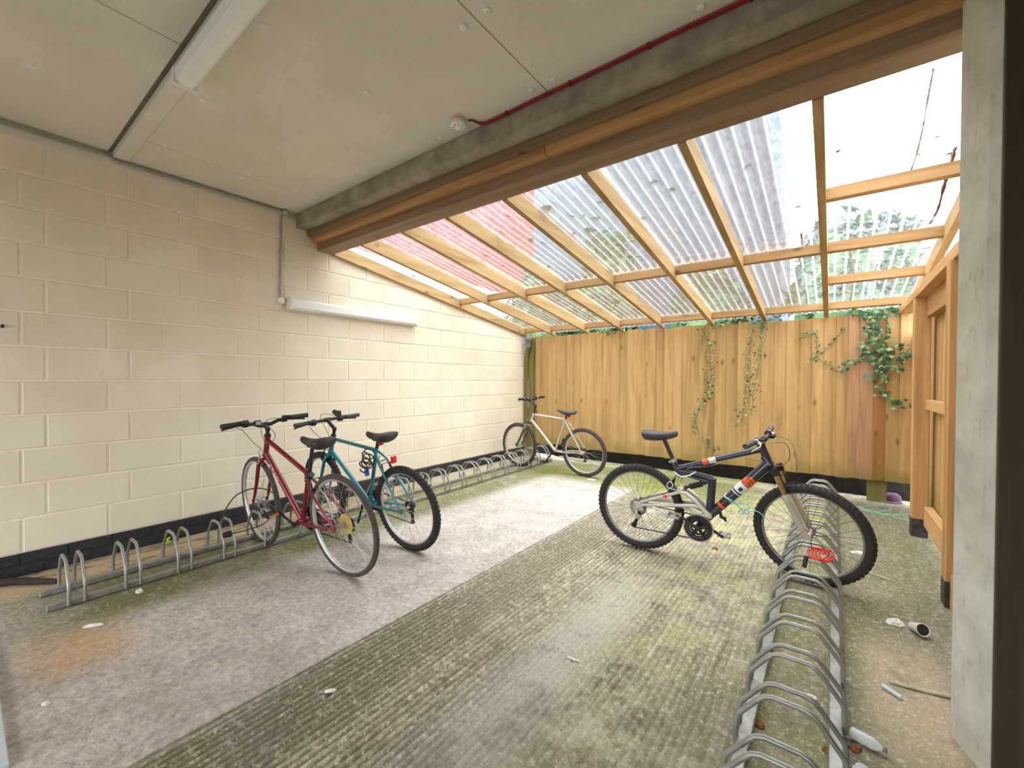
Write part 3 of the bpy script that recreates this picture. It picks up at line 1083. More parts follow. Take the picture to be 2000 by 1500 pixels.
    def cassette(self, hub, big=0.052, w0=-0.022, n=6, m=None):
        mb = MB()
        for k in range(n):
            r = big - (big - 0.024) * k / (n - 1)
            disc(mb, hub[0], hub[1], w0 - 0.0045 * k - 0.0018, w0 - 0.0045 * k, r, 28, 0.016)
        return self.p('cassette', mb, m or M['chain'])

    def derailleur(self, hub, ang=-80, chain_bb=None, rb=0.085, rc=0.035, m=None, cage_m=None):
        u, v = hub
        a = R(ang)
        j1 = (u + 0.012, v - 0.055)
        j2 = (u + 0.045 * math.cos(a) + 0.01, v - 0.055 - 0.075)
        mb = MB()
        mb.tube([(u + 0.002, -0.072, v - 0.006), (u + 0.005, -0.078, v - 0.03), (j1[0], -0.072, j1[1])], [0.009, 0.013, 0.012], 8)
        mb.bbox(j1[0] - 0.018, j1[0] + 0.018, -0.088, -0.062, j1[1] - 0.016, j1[1] + 0.018, 0.005)
        o = self.p('rear_derailleur', mb, m or M['darkmetal'])
        cg = MB()
        for w in (-0.062, -0.052):
            cg.tube([(j1[0], w, j1[1]), (j2[0], w, j2[1])], [0.010, 0.012], 6, flat=0.3)
        disc(cg, j1[0], j1[1], -0.060, -0.054, 0.020, 12)
        disc(cg, j2[0], j2[1], -0.060, -0.054, 0.020, 12)
        self.p('jockey_cage', cg, cage_m or M['darkmetal'], under=o)
        if chain_bb:
            bb = chain_bb
            ch = MB()
            w1, w2 = -0.044, -0.034
            ch.tube([(bb[0] - 0.02, w1, bb[1] + rb), (u, w2, v + rc)], 0.0042, 5)
            ch.tube([(bb[0] - 0.01, w1, bb[1] - rb), (j2[0], -0.057, j2[1] - 0.018)], 0.0042, 5)
            arc = [(bb[0] + rb * math.cos(R(t)), w1, bb[1] + rb * math.sin(R(t))) for t in range(-97, 104, 20)]
            ch.tube(arc, 0.0045, 5)
            ch.tube([(j2[0], -0.057, j2[1] - 0.018), (j2[0] + 0.02, -0.057, j2[1]), (j1[0] - 0.02, -0.057, j1[1]), (j1[0], -0.055, j1[1] + 0.018), (u + rc * 0.9, -0.04, v - rc * 0.5)], 0.004, 5)
            self.p('chain', ch, M['chain'])
        return o

    def saddle(self, nose, rear, m, width=0.082, deep=1.35):
        (u0, v0), (u1, v1) = nose, rear
        L = u0 - u1
        st = [(0.0, 0.010, 0.016), (0.03, 0.019, 0.026), (0.12, 0.023, 0.032), (0.28, 0.027, 0.035), (0.45, 0.038, 0.040), (0.60, 0.058, 0.046), (0.75, 0.078, 0.05), (0.88, width, 0.05), (0.96, width * 0.9, 0.044), (1.0, width * 0.66, 0.034)]
        rings = []
        n = 14
        for s, w, h in st:
            u = u0 - L * s
            v = v0 + (v1 - v0) * s - 0.014 * math.sin(PI * min(1, s * 1.25)) - (0.010 if s == 0 else 0)
            ring = []
            for k in range(n):
                a = 2 * PI * k / n
                y = w * math.sin(a)
                z = math.cos(a)
                z = z * 0.020 if z > 0 else z * (h * deep - 0.012)
                ring.append((u, y, v - 0.018 + z))
            rings.append(ring)
        mb = MB()
        vs = [q for g in rings for q in g]
        fs = [(i * n + k, i * n + (k + 1) % n, (i + 1) * n + (k + 1) % n, (i + 1) * n + k) for i in range(len(st) - 1) for k in range(n)]
        fs += [tuple(range(n))[::-1], tuple(range((len(st) - 1) * n, len(st) * n))]
        mb.add(vs, fs, True)
        o = self.p('saddle', mb, m)
        rl = MB()
        for s in (-1, 1):
            rl.tube([(u0 - L * 0.14, s * 0.012, v0 - 0.034), (u0 - L * 0.35, s * 0.02, v0 + (v1 - v0) * 0.4 - 0.064), (u0 - L * 0.65, s * 0.022, v0 + (v1 - v0) * 0.7 - 0.066), (u0 - L * 0.85, s * 0.035, v1 - 0.045)], 0.0038, 6)
        self.p('saddle_rail', rl, M['darkmetal'], under=o)
        return o

    def bars(self, c, hw, bar_m, rise=0.0, sweep=0.03, grip_m=None, grip_len=0.115, lever=True, r=0.0125, shifter=True, lever_m=None, barends=False):
        u, v = c
        mb = MB()
        pts = []
        for s in (-1, 1):
            half = [(u - sweep, s * hw, v + rise), (u - sweep * 0.55, s * hw * 0.62, v + rise * 0.96), (u - sweep * 0.1, s * hw * 0.30, v + rise * 0.55), (u, s * hw * 0.14, v)]
            pts += half if s < 0 else half[::-1]
        mb.tube(pts, [r * 0.9, r * 0.9, r, r * 1.12, r * 1.12, r, r * 0.9, r * 0.9], 10)
        o = self.p('handlebar', mb, bar_m, True)
        for s in (-1, 1):
            g = MB()
            d = Vector((-sweep * 0.45, s * hw * 0.38, rise * 0.04)).normalized()
            e0 = Vector((u - sweep, s * hw, v + rise)) + d * 0.004
            e1 = e0 - d * grip_len
            g.tube([e0, e0 - d * 0.006, e1 + d * 0.004, e1], [0.0165, 0.0175, 0.0165, 0.0185], 12)
            self.p('grip', g, grip_m or M['black'], True, under=o)
            if lever:
                lv = MB()
                q = e1 - d * 0.02
                lv.tube([q - d * 0.012, q + d * 0.012], 0.018, 10)
                k = q + Vector((0.03, 0, -0.012))
                lv.tube([q, k], [0.013, 0.011], 8)
                lv.tube([k, k + d * 0.04 + Vector((0.012, 0, -0.008)), k + d * 0.10 + Vector((0.006, 0, -0.014)), k + d * 0.125 + Vector((0.002, 0, -0.018))], [0.008, 0.0065, 0.0055, 0.006], 8, flat=0.7)
                self.p('brake_lever', lv, lever_m or M['darkmetal'], True, under=o)
            if shifter:
                sh = MB()
                q = e1 - d * 0.048
                sh.tube([q - d * 0.014, q + d * 0.014], 0.021, 10)
                sh.bbox(q.x - 0.006, q.x + 0.040, q.y - 0.018, q.y + 0.018, q.z - 0.030, q.z - 0.006, 0.004)
                self.p('shifter', sh, M['black'], True, under=o)
        return o

    def stem(self, barc, m, quill=True, top=None):
        mb = MB()
        HT, ax = self.HT, self.ax
        h0 = Vector((HT[0], 0, HT[1]))
        t = Vector((top[0], 0, top[1])) if top else h0 + ax * 0.05
        mb.tube([h0 - ax * 0.01, h0 + ax * 0.012], 0.021, 12)
        mb.tube([h0, t], 0.0125 if quill else 0.017, 10)
        mb.tube([t - ax * 0.012, t + ax * 0.010], 0.0165, 10)
        b = Vector((barc[0], 0, barc[1]))
        mb.tube([t, b], [0.0155, 0.0135], 10)
        mb.tube([b + Vector((0, -0.024, 0)), b + Vector((0, 0.024, 0))], 0.0185, 12)
        return self.p('stem', mb, m, True)

    def vbrake(self, u, v, steer, axv, m, half=0.042, name='brake'):
        """two arms and pads beside the rim at (u, v); axv = direction up the arms"""
        a = Vector((axv[0], 0, axv[1])).normalized()
        fwd = Vector((a.z, 0, -a.x))
        mb = MB()
        for s in (-1, 1):
            b = Vector((u, s * half, v))
            mb.tube([b - a * 0.03, b, b + a * 0.065 + Vector((0, -s * 0.010, 0))], [0.009, 0.008, 0.006], 6)
            mb.bbox(-0.03, 0.03, -0.006, 0.006, -0.006, 0.006, 0.002, Matrix.Translation(b + Vector((0, -s * 0.018, 0))) @ fwd.to_track_quat('X', 'Z').to_matrix().to_4x4())
        t = Vector((u, 0, v)) + a * 0.066
        mb.tube([t + Vector((0, half - 0.01, 0)), t + Vector((0, -half + 0.01, 0))], 0.0028, 5)
        mb.tube([t + Vector((0, half - 0.01, 0)), t + Vector((0, half + 0.006, 0)) + a * 0.03, t + Vector((0, half - 0.02, 0)) + a * 0.07], 0.003, 5)
        return self.p(name, mb, m, steer)

    def cable(self, pts, m=None, r=0.0026, steer=False, name='cable'):
        pts = [Vector(p) for p in pts]
        out = []
        n = len(pts)
        for i in range(n - 1):
            p0, p1, p2, p3 = pts[max(i - 1, 0)], pts[i], pts[i + 1], pts[min(i + 2, n - 1)]
            for k in range(6):
                t = k / 6
                out.append(0.5 * ((2 * p1) + (p2 - p0) * t + (2 * p0 - 5 * p1 + 4 * p2 - p3) * t * t + (3 * p1 - p0 - 3 * p2 + p3) * t ** 3))
        out.append(pts[-1])
        mb = MB()
        mb.tube(out, r, 5)
        return self.p(name, mb, m or M['cableblack'], steer)

    def diamond(self, m, BB, SC, TTf, TTr, DTf, rhub, r=(0.018, 0.0155, 0.018, 0.0155), stayj=None):
        HB, HT = self.HB, self.HT
        mb = MB()
        mb.tube([(HB[0], 0, HB[1]), (HT[0], 0, HT[1])], 0.0185, 14)
        for q in (HB, HT):
            c = Vector((q[0], 0, q[1]))
            mb.tube([c - self.ax * 0.008, c + self.ax * 0.008], 0.0225, 14)
        mb.tube([(TTf[0], 0, TTf[1]), (TTr[0], 0, TTr[1])], r[1], 12)
        mb.tube([(DTf[0], 0, DTf[1]), (BB[0], 0, BB[1])], r[2], 12)
        mb.tube([(BB[0], 0, BB[1]), (SC[0], 0, SC[1])], r[3], 12)
        mb.tube([(BB[0], -0.036, BB[1]), (BB[0], 0.036, BB[1])], 0.021, 14)
        j = stayj or SC
        for s in (-1, 1):
            mb.tube([(BB[0] - 0.01, s * 0.018, BB[1]), (BB[0] - 0.10, s * 0.036, BB[1] + 0.012 * 0), (rhub[0] + 0.03, s * 0.064, rhub[1] - 0.004), (rhub[0], s * 0.066, rhub[1])], [0.0115, 0.011, 0.008, 0.008], 8)
            mb.tube([(j[0] - 0.002, s * 0.012, j[1] - 0.015), (j[0] - 0.05, s * 0.042, j[1] - 0.075), (rhub[0] + 0.01, s * 0.066, rhub[1] + 0.02), (rhub[0], s * 0.066, rhub[1])], [0.0095, 0.009, 0.0075, 0.0075], 8)
            mb.bbox(rhub[0] - 0.018, rhub[0] + 0.022, s * 0.066 - 0.003, s * 0.066 + 0.003, rhub[1] - 0.016, rhub[1] + 0.022, 0.001)
        mb.tube([(j[0] - 0.052, -0.042, j[1] - 0.078), (j[0] - 0.052, 0.042, j[1] - 0.078)], 0.006, 6)
        mb.tube([(BB[0] - 0.075, -0.03, BB[1]), (BB[0] - 0.075, 0.03, BB[1])], 0.006, 6)
        return self.p('frame', mb, m)

    def rigid_fork(self, hub, m, ends_m=None, half=0.046):
        HB, ax = self.HB, self.ax
        b = Vector((HB[0], 0, HB[1])) - ax * 0.008
        h = Vector((hub[0], 0, hub[1]))
        mb = MB()
        mb.tube([b, b - ax * 0.03], 0.019, 12)
        for s in (-1, 1):
            pts = [b - ax * 0.022, b - ax * 0.036 + Vector((0, s * half * 0.75, 0)), b - ax * 0.07 + Vector((0, s * half, 0))]
            down = h - (b - ax * 0.07)
            L = down.dot(-ax)
            perp = down + ax * L
            for k in (0.45, 0.7, 0.87, 1.0):
                pts.append(b - ax * 0.07 - ax * L * k + perp * (max(0, k - 0.35) / 0.65) ** 1.8 + Vector((0, s * (half + 0.004 * k), 0)))
            mb.tube(pts, [0.013, 0.0145, 0.0145, 0.0125, 0.0105, 0.0085, 0.008], 10)
            mb.bbox(h.x - 0.010, h.x + 0.012, s * (half + 0.004) - 0.003, s * (half + 0.004) + 0.003, h.z - 0.014, h.z + 0.016, 0.001)
        return self.p('fork', mb, m, True)

    def sus_fork(self, hub, crown_m, stan_m, low_m, half=0.058, split=0.42, rs=0.0135, rl=0.019):
        HB, ax = self.HB, self.ax
        b = Vector((HB[0], 0, HB[1])) - ax * 0.008
        h = Vector((hub[0], 0, hub[1]))
        off = (h - b) + ax * (h - b).dot(-ax)
        L = (h - b).dot(-ax)
        cr = MB()
        cr.tube([b + ax * 0.004, b - ax * 0.025], 0.021, 12)
        c0 = b - ax * 0.02 + off * 0.6
        cr.tube([c0 + Vector((0, -half, 0)), b - ax * 0.018, c0 + Vector((0, half, 0))], [0.02, 0.023, 0.02], 10)
        for s in (-1, 1):
            cr.tube([c0 + Vector((0, s * half, 0)) + ax * 0.022, c0 + Vector((0, s * half, 0)) - ax * 0.022], 0.0195, 12)
        o = self.p('fork', cr, crown_m, True)
        st, lo = MB(), MB()
        for s in (-1, 1):
            a0 = c0 + Vector((0, s * half, 0))
            a1 = a0 - ax * (L * split)
            st.tube([a0, a1], rs, 12)
            e = h + Vector((0, s * half, 0)) + off * -0.1
            lo.tube([a1 + ax * 0.012, a1, a1 - ax * 0.02, a0 + (e - a0) * 0.9, e], [rl * 0.98, rl * 1.06, rl, rl * 0.92, rl * 0.7], 12)
            lo.bbox(h.x - 0.016, h.x + 0.018, s * half - 0.007, s * half + 0.007, h.z - 0.018, h.z + 0.03, 0.003)
        m1 = c0 - ax * (L * split + 0.02) + off * 0.1
        lo.tube([m1 + Vector((0, -half, 0)), m1 + Vector((-0.02, -half * 0.5, 0)) + ax * 0.045, m1 + Vector((-0.02, half * 0.5, 0)) + ax * 0.045, m1 + Vector((0, half, 0))], 0.011, 8)
        self.p('stanchion', st, stan_m, True, under=o, label='upper tube of the suspension fork')
        self.p('fork_lower', lo, low_m, True, under=o, label='lower leg casting of the suspension fork')
        return o

    def letters(self, s, a, b, w, size, m, under, name='lettering', flip=False):
        """letters along the line a->b on the tube's side facing +w / -w"""
        A, B = Vector((a[0], w, a[1])), Vector((b[0], w, b[1]))
        xdir = (B - A).normalized()
        zdir = Vector((0, 1 if w > 0 else -1, 0))
        ydir = zdir.cross(xdir)
        mid = (A + B) / 2
        M4 = Matrix(((xdir.x, ydir.x, zdir.x, mid.x), (xdir.y, ydir.y, zdir.y, mid.y), (xdir.z, ydir.z, zdir.z, mid.z), (0, 0, 0, 1)))
        put(name, text_mesh(s, size, m, M4), under)


# --- red hybrid, nearest to the wall rack on the left
b = Bike('bicycle', 'dark red bicycle with a trip computer on its bars, nearest on the left rack', (-2.475, 1.54, 184.8, 7), (0.854, 0.722), (0.798, 0.865), -7)
hubr, hubf, BB = (0.022, 0.339), (1.035, 0.339), (0.474, 0.285)
fr_ = b.diamond(M['redpaint'], BB, (0.318, 0.672), (0.802, 0.832), (0.338, 0.640), (0.848, 0.735), hubr, (0.018, 0.0165, 0.0195, 0.0155), stayj=(0.326, 0.622))
b.letters('CRAW', (0.79, 0.665), (0.68, 0.535), 0.0202, 0.050, M['letterpink'], fr_)
b.wheel(hubr, 0.339, 0.0185, False, M['rim'], M['rubberbrown'], M['spoke'], hubw=0.058)
b.wheel(hubf, 0.339, 0.0185, False, M['rim'], M['rubberbrown'], M['spoke'], True, hubw=0.042)
b.rigid_fork(hubf, M['redpaint'])
mb = MB()
mb.tube([(0.320, 0, 0.655), (0.262, 0, 0.815), (0.240, 0, 0.850)], 0.0125, 10)
b.p('seat_post', mb, M['black'])
b.saddle((0.365, 0.898), (0.085, 0.905), M['saddle'], 0.085)
b.stem((0.83, 0.945), M['black'], top=(0.785, 0.918))
hb_ = b.bars((0.83, 0.945), 0.285, M['black'], rise=0.035, sweep=0.055, lever_m=M['darkmetal'])
mb = MB()
mb.bbox(0.80, 0.83, 0.030, 0.075, 0.948, 0.984, 0.004)
comp = b.p('trip_computer', mb, M['black'], True, under=hb_, label='small trip computer with a pale screen')
mb = MB()
mb.bbox(0.7965, 0.8005, 0.036, 0.069, 0.953, 0.979, 0.001)
b.p('screen', mb, M['screen'], True, under=hb_, label='pale screen of the trip computer')
b.chainset(BB)
b.crank(BB, 205, -1, M['darkmetal'])
b.crank(BB, 25, 1, M['darkmetal'], reflector=True)
mb = MB()
disc(mb, hubr[0], hubr[1], -0.024, -0.0225, 0.068, 32)
b.p('spoke_guard', mb, M['yellowdisc'], label='yellowed plastic spoke guard disc')
b.cassette(hubr, w0=-0.027)
b.derailleur(hubr, chain_bb=BB)
b.vbrake(0.90, 0.655, True, (b.ax.x, b.ax.z), M['alloy'])
b.vbrake(0.245, 0.555, False, (0.5, 1), M['darkmetal'])
b.cable([(0.86, 0.17, 0.955), (0.90, 0.12, 0.93), (0.895, 0.06, 0.83), (0.865, 0.02, 0.76), (0.80, 0.018, 0.72)], M['cable'])
b.cable([(0.86, -0.17, 0.955), (0.89, -0.08, 0.97), (0.83, 0.02, 0.93), (0.80, 0.03, 0.85), (0.78, 0.02, 0.80)], M['cable'])
b.cable([(0.85, 0.12, 0.95), (0.80, 0.06, 0.96), (0.77, 0.0, 0.93), (0.79, -0.05, 0.86), (0.82, -0.02, 0.79)], M['cable'])
mb = MB()
mb.tube([(0.33, 0, 0.62), (0.30, 0, 0.64)], 0.02, 10)
b.p('seat_clamp', mb, M['darkmetal'])

# --- teal mountain bike
b = Bike('bicycle', 'teal green mountain bike with a coiled black lock, second on the left rack', (-2.478, 2.06, 184, 8), (0.883, 0.673), (0.820, 0.808), -6)
teal = b
hubr, hubf, BB = (0.022, 0.3235), (1.05, 0.3235), (0.446, 0.300)
fr_ = b.diamond(M['tealpaint'], BB, (0.284, 0.765), (0.822, 0.785), (0.292, 0.742), (0.878, 0.685), hubr, (0.018, 0.014, 0.0165, 0.0150), stayj=(0.288, 0.745))
b.wheel(hubr, 0.3235, 0.026, True, M['rim'], M['rubber'], M['spoke'], hubw=0.058)
b.wheel(hubf, 0.3235, 0.026, True, M['rim'], M['rubber'], M['spoke'], True, hubw=0.042)
b.rigid_fork(hubf, M['tealpaint'])
mb = MB()
mb.tube([(0.286, 0, 0.755), (0.250, 0, 0.850)], 0.0125, 10)
b.p('seat_post', mb, M['black'])
b.saddle((0.382, 0.882), (0.105, 0.892), M['saddle'], 0.085)
b.stem((0.90, 0.94), M['darkmetal'], top=(0.792, 0.872))
hb_ = b.bars((0.90, 0.94), 0.275, M['darkmetal'], rise=0.0, sweep=0.025, grip_m=M['saddlegrey'], shifter=True)
mb = MB()
mb.bbox(0.885, 0.935, -0.125, -0.085, 0.955, 1.0, 0.006)
mb.tube([(0.935, -0.105, 0.985), (0.965, -0.105, 0.985)], [0.018, 0.022], 12)
b.p('front_lamp', mb, M['black'], True, under=hb_)
b.chainset(BB)
b.crank(BB, 115, -1, M['alloy'], pedal_m=M['alloy'])
b.crank(BB, -65, 1, M['darkmetal'], pedal_m=M['alloy'])
b.cassette(hubr, 0.048)
b.derailleur(hubr, chain_bb=BB, m=M['alloy'])
b.vbrake(0.955, 0.625, True, (b.ax.x, b.ax.z), M['darkmetal'])
b.vbrake(0.190, 0.585, False, (0.35, 1), M['darkmetal'])
mb = MB()
mb.bbox(0.228, 0.240, -0.022, 0.022, 0.785, 0.83, 0.004)
b.p('reflector', mb, M['reflector'], label='small red reflector on the seat post')
mb = MB()
mb.bbox(0.145, 0.165, -0.062, -0.014, 0.645, 0.700, 0.005)
mb.tube([(0.165, -0.035, 0.66), (0.20, -0.03, 0.64)], 0.006, 6)
b.p('rear_lamp', mb, M['reflector'], label='square red rear lamp on the seat stay')
b.cable([(0.90, 0.15, 0.93), (0.93, 0.10, 0.86), (0.90, 0.06, 0.80), (0.86, 0.03, 0.74)], M['cable'])
b.cable([(0.90, -0.15, 0.93), (0.95, -0.04, 0.98), (0.92, 0.03, 0.97), (0.86, 0.03, 0.86), (0.83, 0.02, 0.79)], M['cable'])

# coiled lock hanging on the teal bike
lk = thing('coil_lock', 'black coiled cable lock with a blue head hanging on the teal bicycle', 'lock', tuple(teal.W @ Vector((0.36, 0.03, 0.66))))
mb = MB()
pts = []
for k in range(90):
    a = 2 * PI * k / 15
    f = k / 89
    pts.append(teal.W @ Vector((0.362 + 0.058 * math.cos(a) + 0.010 * math.sin(f * 9), 0.020 + 0.05 * f - 0.018 * math.sin(a * 0.5), 0.715 - 0.10 * f + 0.036 * math.sin(a))))
mb.tube(pts, 0.005, 6)
part(lk, 'coil', mb, M['black'])
mb = MB()
c0 = teal.W @ Vector((0.355, 0.065, 0.585))
mb.tube([c0 + Vector((0, 0, 0.02)), c0, c0 + Vector((0.012, 0, -0.03))], [0.012, 0.019, 0.016], 10)
part(lk, 'lock_head', mb, M['blue'], label='blue plastic lock head')

# --- silver bike at the far end
b = Bike('bicycle', 'silver mountain bike with a dark fork, farthest bike by the back fence', (-2.57, 5.02, 180.3, 4.5), (0.851, 0.689), (0.797, 0.800), -6)
hubr, hubf, BB = (0.028, 0.3225), (1.085, 0.3225), (0.470, 0.297)
fr_ = b.diamond(M['silverpaint'], BB, (0.290, 0.752), (0.805, 0.782), (0.300, 0.742), (0.845, 0.700), hubr, (0.018, 0.0165, 0.021, 0.0155), stayj=(0.293, 0.745))
mb = MB()
mb.tube([(0.812, 0, 0.648), (0.795, 0, 0.630)], 0.0222, 12)
b.p('frame_band', mb, M['reflector'], label='red band on the down tube', under=fr_)
b.letters('PROTOUR', (0.775, 0.61), (0.60, 0.425), 0.0215, 0.034, M['lettergrey'], fr_)
b.wheel(hubr, 0.3225, 0.025, True, M['rim'], M['rubberbrown'], M['spoke'], hubw=0.058)
b.wheel(hubf, 0.3225, 0.025, True, M['rim'], M['rubberbrown'], M['spoke'], True, hubw=0.042)
b.sus_fork(hubf, M['forkgrey'], M['alloy'], M['forkgrey'], half=0.056, split=0.30, rs=0.012, rl=0.0165)
mb = MB()
mb.tube([(0.288, 0, 0.748), (0.262, 0, 0.820)], 0.0125, 10)
b.p('seat_post', mb, M['darkmetal'])
b.saddle((0.415, 0.884), (0.140, 0.862), M['saddlegrey'], 0.08, 0.9)
b.stem((0.872, 0.985), M['darkmetal'], top=(0.765, 0.905))
b.bars((0.872, 0.985), 0.275, M['darkmetal'], rise=0.03, sweep=0.04, lever_m=M['alloy'])
b.chainset(BB, (0.084, 0.07, 0.055))
b.crank(BB, 127, -1, M['darkmetal'])
b.crank(BB, -53, 1, M['darkmetal'])
b.cassette(hubr, 0.048)
b.derailleur(hubr, chain_bb=BB)
b.vbrake(0.93, 0.615, True, (b.ax.x, b.ax.z), M['alloy'], half=0.05)
b.vbrake(0.195, 0.575, False, (0.35, 1), M['alloy'])
mb = MB()
mb.bbox(0.225, 0.240, -0.024, 0.024, 0.775, 0.825, 0.004)
b.p('reflector', mb, M['reflector'], label='orange red reflector under the saddle')
mb = MB()
mb.tube([(0.37, -0.03, 0.40), (0.34, -0.035, 0.47)], [0.012, 0.018], 8)
b.p('front_derailleur', mb, M['darkmetal'])

# --- dark full suspension bike on the right rack
b = Bike('bicycle', 'dark navy full suspension mountain bike with orange decals, in the right rack', (-1.165, 3.155, 4, -3), (0.847, 0.728), (0.793, 0.862), -14)
navy = b
hubr, hubf, BB = (0.0, 0.322), (1.063, 0.330), (0.425, 0.255)
mb = MB()
mb.tube([(0.847, 0, 0.728), (0.793, 0, 0.862)], 0.024, 14)
mb.tube([(0.838, 0, 0.745), (0.72, 0, 0.605), (0.498, 0, 0.348)], [0.034, 0.0335, 0.029], 14)
mb.tube([(0.845, 0, 0.735), (0.81, 0, 0.79)], [0.03, 0.022], 12)
mb.tube([(0.800, 0, 0.835), (0.55, 0, 0.745), (0.34, 0, 0.668), (0.278, 0, 0.645)], [0.021, 0.0195, 0.019, 0.021], 12)
mb.tube([(0.250, 0, 0.705), (0.272, 0, 0.65), (0.297, 0, 0.585)], [0.0175, 0.020, 0.018], 12)
mb.tube([(0.290, 0, 0.632), (0.40, 0, 0.622), (0.512, 0, 0.600)], [0.020, 0.016, 0.022], 12)
mb.tube([(0.295, 0, 0.612), (0.40, 0, 0.592), (0.505, 0, 0.575)], [0.014, 0.012, 0.018], 10)
mb.tube([(0.508, 0, 0.602), (0.500, 0, 0.50), (0.490, 0, 0.345)], [0.026, 0.027, 0.028], 12)
mb.tube([(0.500, 0, 0.352), (BB[0], 0, BB[1])], [0.03, 0.022], 12)
mb.tube([(BB[0], -0.036, BB[1]), (BB[0], 0.036, BB[1])], 0.023, 14)
fr_ = b.p('frame', mb, M['navypaint'])
for (p0, p1, rr, mm, nm, lb) in (((0.752, 0.640), (0.709, 0.592), 0.0345, M['orange'], 'orange_band', 'orange sticker block on the down tube'),
                                 ((0.706, 0.588), (0.664, 0.540), 0.0342, M['whitedecal'], 'white_band', 'white sticker block on the down tube'),
                                 ((0.657, 0.531), (0.652, 0.525), 0.0342, M['whitedecal'], 'white_band', 'thin white stripe on the down tube'),
                                 ((0.572, 0.434), (0.559, 0.419), 0.0318, M['orange'], 'orange_band', 'small orange mark low on the down tube'),
                                 ((0.482, 0.7204), (0.447, 0.7076), 0.0205, M['orange'], 'orange_band', 'orange mark on the top tube'),
                                 ((0.530, 0.7378), (0.486, 0.7218), 0.0205, M['whitedecal'], 'white_band', 'white mark on the top tube')):
    mb = MB()
    mb.tube([(p0[0], 0, p0[1]), (p1[0], 0, p1[1])], rr, 16, False)
    b.p(nm, mb, mm, under=fr_, label=lb)
b.letters('H', (0.752, 0.640), (0.709, 0.592), -0.0348, 0.052, M['black'], fr_)
mb = MB()
dv = (Vector((0.64, 0, 0.512)) - Vector((0.682, 0, 0.56))).normalized()
mb.bbox(-0.011, 0.016, -0.0008, 0.0008, -0.011, 0.011, 0.0003, Matrix.Translation((0.683, -0.0346, 0.562)) @ dv.to_track_quat('X', 'Z').to_matrix().to_4x4())
b.p('dark_square', mb, M['black'], under=fr_, label='dark square printed on the white sticker')
sa = MB()
for s in (-1, 1):
    sa.tube([(0.0, s * 0.066, 0.325), (0.035, s * 0.064, 0.378), (0.18, s * 0.056, 0.438), (0.30, s * 0.045, 0.488), (0.345, s * 0.042, 0.484), (0.405, s * 0.042, 0.44), (0.492, s * 0.042, 0.350)], [0.010, 0.012, 0.012, 0.013, 0.0135, 0.014, 0.017], 10)
    sa.tube([(0.0, s * 0.066, 0.325), (0.045, s * 0.064, 0.360), (0.24, s * 0.055, 0.384), (0.40, s * 0.045, 0.405), (0.44, s * 0.042, 0.400)], [0.011, 0.013, 0.0145, 0.014, 0.012], 10)
    sa.tube([(0.30, s * 0.048, 0.388), (0.42, s * 0.045, 0.355), (0.49, s * 0.042, 0.345)], [0.008, 0.012, 0.015], 8)
    sa.bbox(-0.02, 0.05, s * 0.066 - 0.004, s * 0.066 + 0.004, 0.31, 0.375, 0.003)
sa.tube([(0.30, -0.045, 0.486), (0.30, 0.045, 0.486)], 0.012, 8)
sa.tube([(0.492, -0.05, 0.350), (0.492, 0.05, 0.350)], 0.019, 14)
swing = b.p('swing_arm', sa, M['silverpaint'])
mb = MB()
mb.box(0.195, 0.222, -0.070, -0.0685, 0.435, 0.458)
b.p('orange_mark', mb, M['orange'], under=swing, label='orange mark on the silver swing arm')
mb = MB()
mb.tube([(0.330, 0, 0.512), (0.470, 0, 0.566)], 0.011, 10)
for k in range(6):
    f = 0.25 + 0.1 * k
    c0 = Vector((0.33 + 0.14 * f, 0, 0.512 + 0.054 * f))
    d = Vector((0.14, 0, 0.054)).normalized()
    mb.tube([c0 - d * 0.004, c0 + d * 0.004], 0.021, 12)
mb.tube([(0.335, -0.02, 0.514), (0.335, 0.02, 0.514)], 0.013, 10)
b.p('shock', mb, M['black'])
b.wheel(hubr, 0.322, 0.027, True, M['rimgrey'], M['rubber'], M['spokedark'], hubw=0.060)
b.wheel(hubf, 0.318, 0.026, True, M['rimgrey'], M['rubber'], M['spokedark'], True, hubw=0.045)
b.sus_fork(hubf, M['darkmetal'], M['gold'], M['silverpaint'], half=0.060, split=0.36, rs=0.015, rl=0.021)
mb = MB()
mb.tube([(0.262, 0, 0.672), (0.185, 0, 0.845)], 0.0145, 12)
b.p('seat_post', mb, M['black'])
mb = MB()
mb.tube([(0.246, 0, 0.711), (0.256, 0, 0.690)], 0.022, 12)
mb.tube([(0.235, -0.022, 0.695), (0.225, -0.03, 0.69)], 0.005, 6)
b.p('seat_clamp', mb, M['alloy'])
b.saddle((0.280, 0.918), (0.035, 0.906), M['saddlegrey'], 0.078)
b.stem((0.815, 0.905), M['black'], quill=False, top=(0.785, 0.890))
hb_ = b.bars((0.815, 0.905), 0.265, M['black'], rise=0.012, sweep=0.03, lever_m=M['alloy'], grip_m=M['saddlegrey'])
b.chainset(BB, (0.092, 0.076, 0.058), -0.052)
mb = MB()
T = Matrix.Translation((BB[0], -0.056, BB[1])) @ Matrix.Rotation(-PI / 2, 4, 'X')
mb.lathe([(0.090, -0.0015), (0.097, -0.0015), (0.097, 0.0015), (0.090, 0.0015)], 36, T, closed=True, smooth=False)
b.p('chain_guard', mb, M['rimgrey'], label='grey outer ring of the chainset')
b.crank(BB, 148, -1, M['black'], pedal_m=M['alloy'], w0=0.056)
b.crank(BB, -32, 1, M['black'], pedal_m=M['alloy'], w0=0.056)
b.cassette(hubr, 0.064, -0.026, 8, m=M['rimgrey'])
b.derailleur(hubr, ang=-140, chain_bb=BB, m=M['alloy'])
b.vbrake(0.940, 0.618, True, (b.ax.x, b.ax.z), M['darkmetal'], half=0.05)
b.vbrake(0.235, 0.505, False, (0.3, 1), M['darkmetal'])
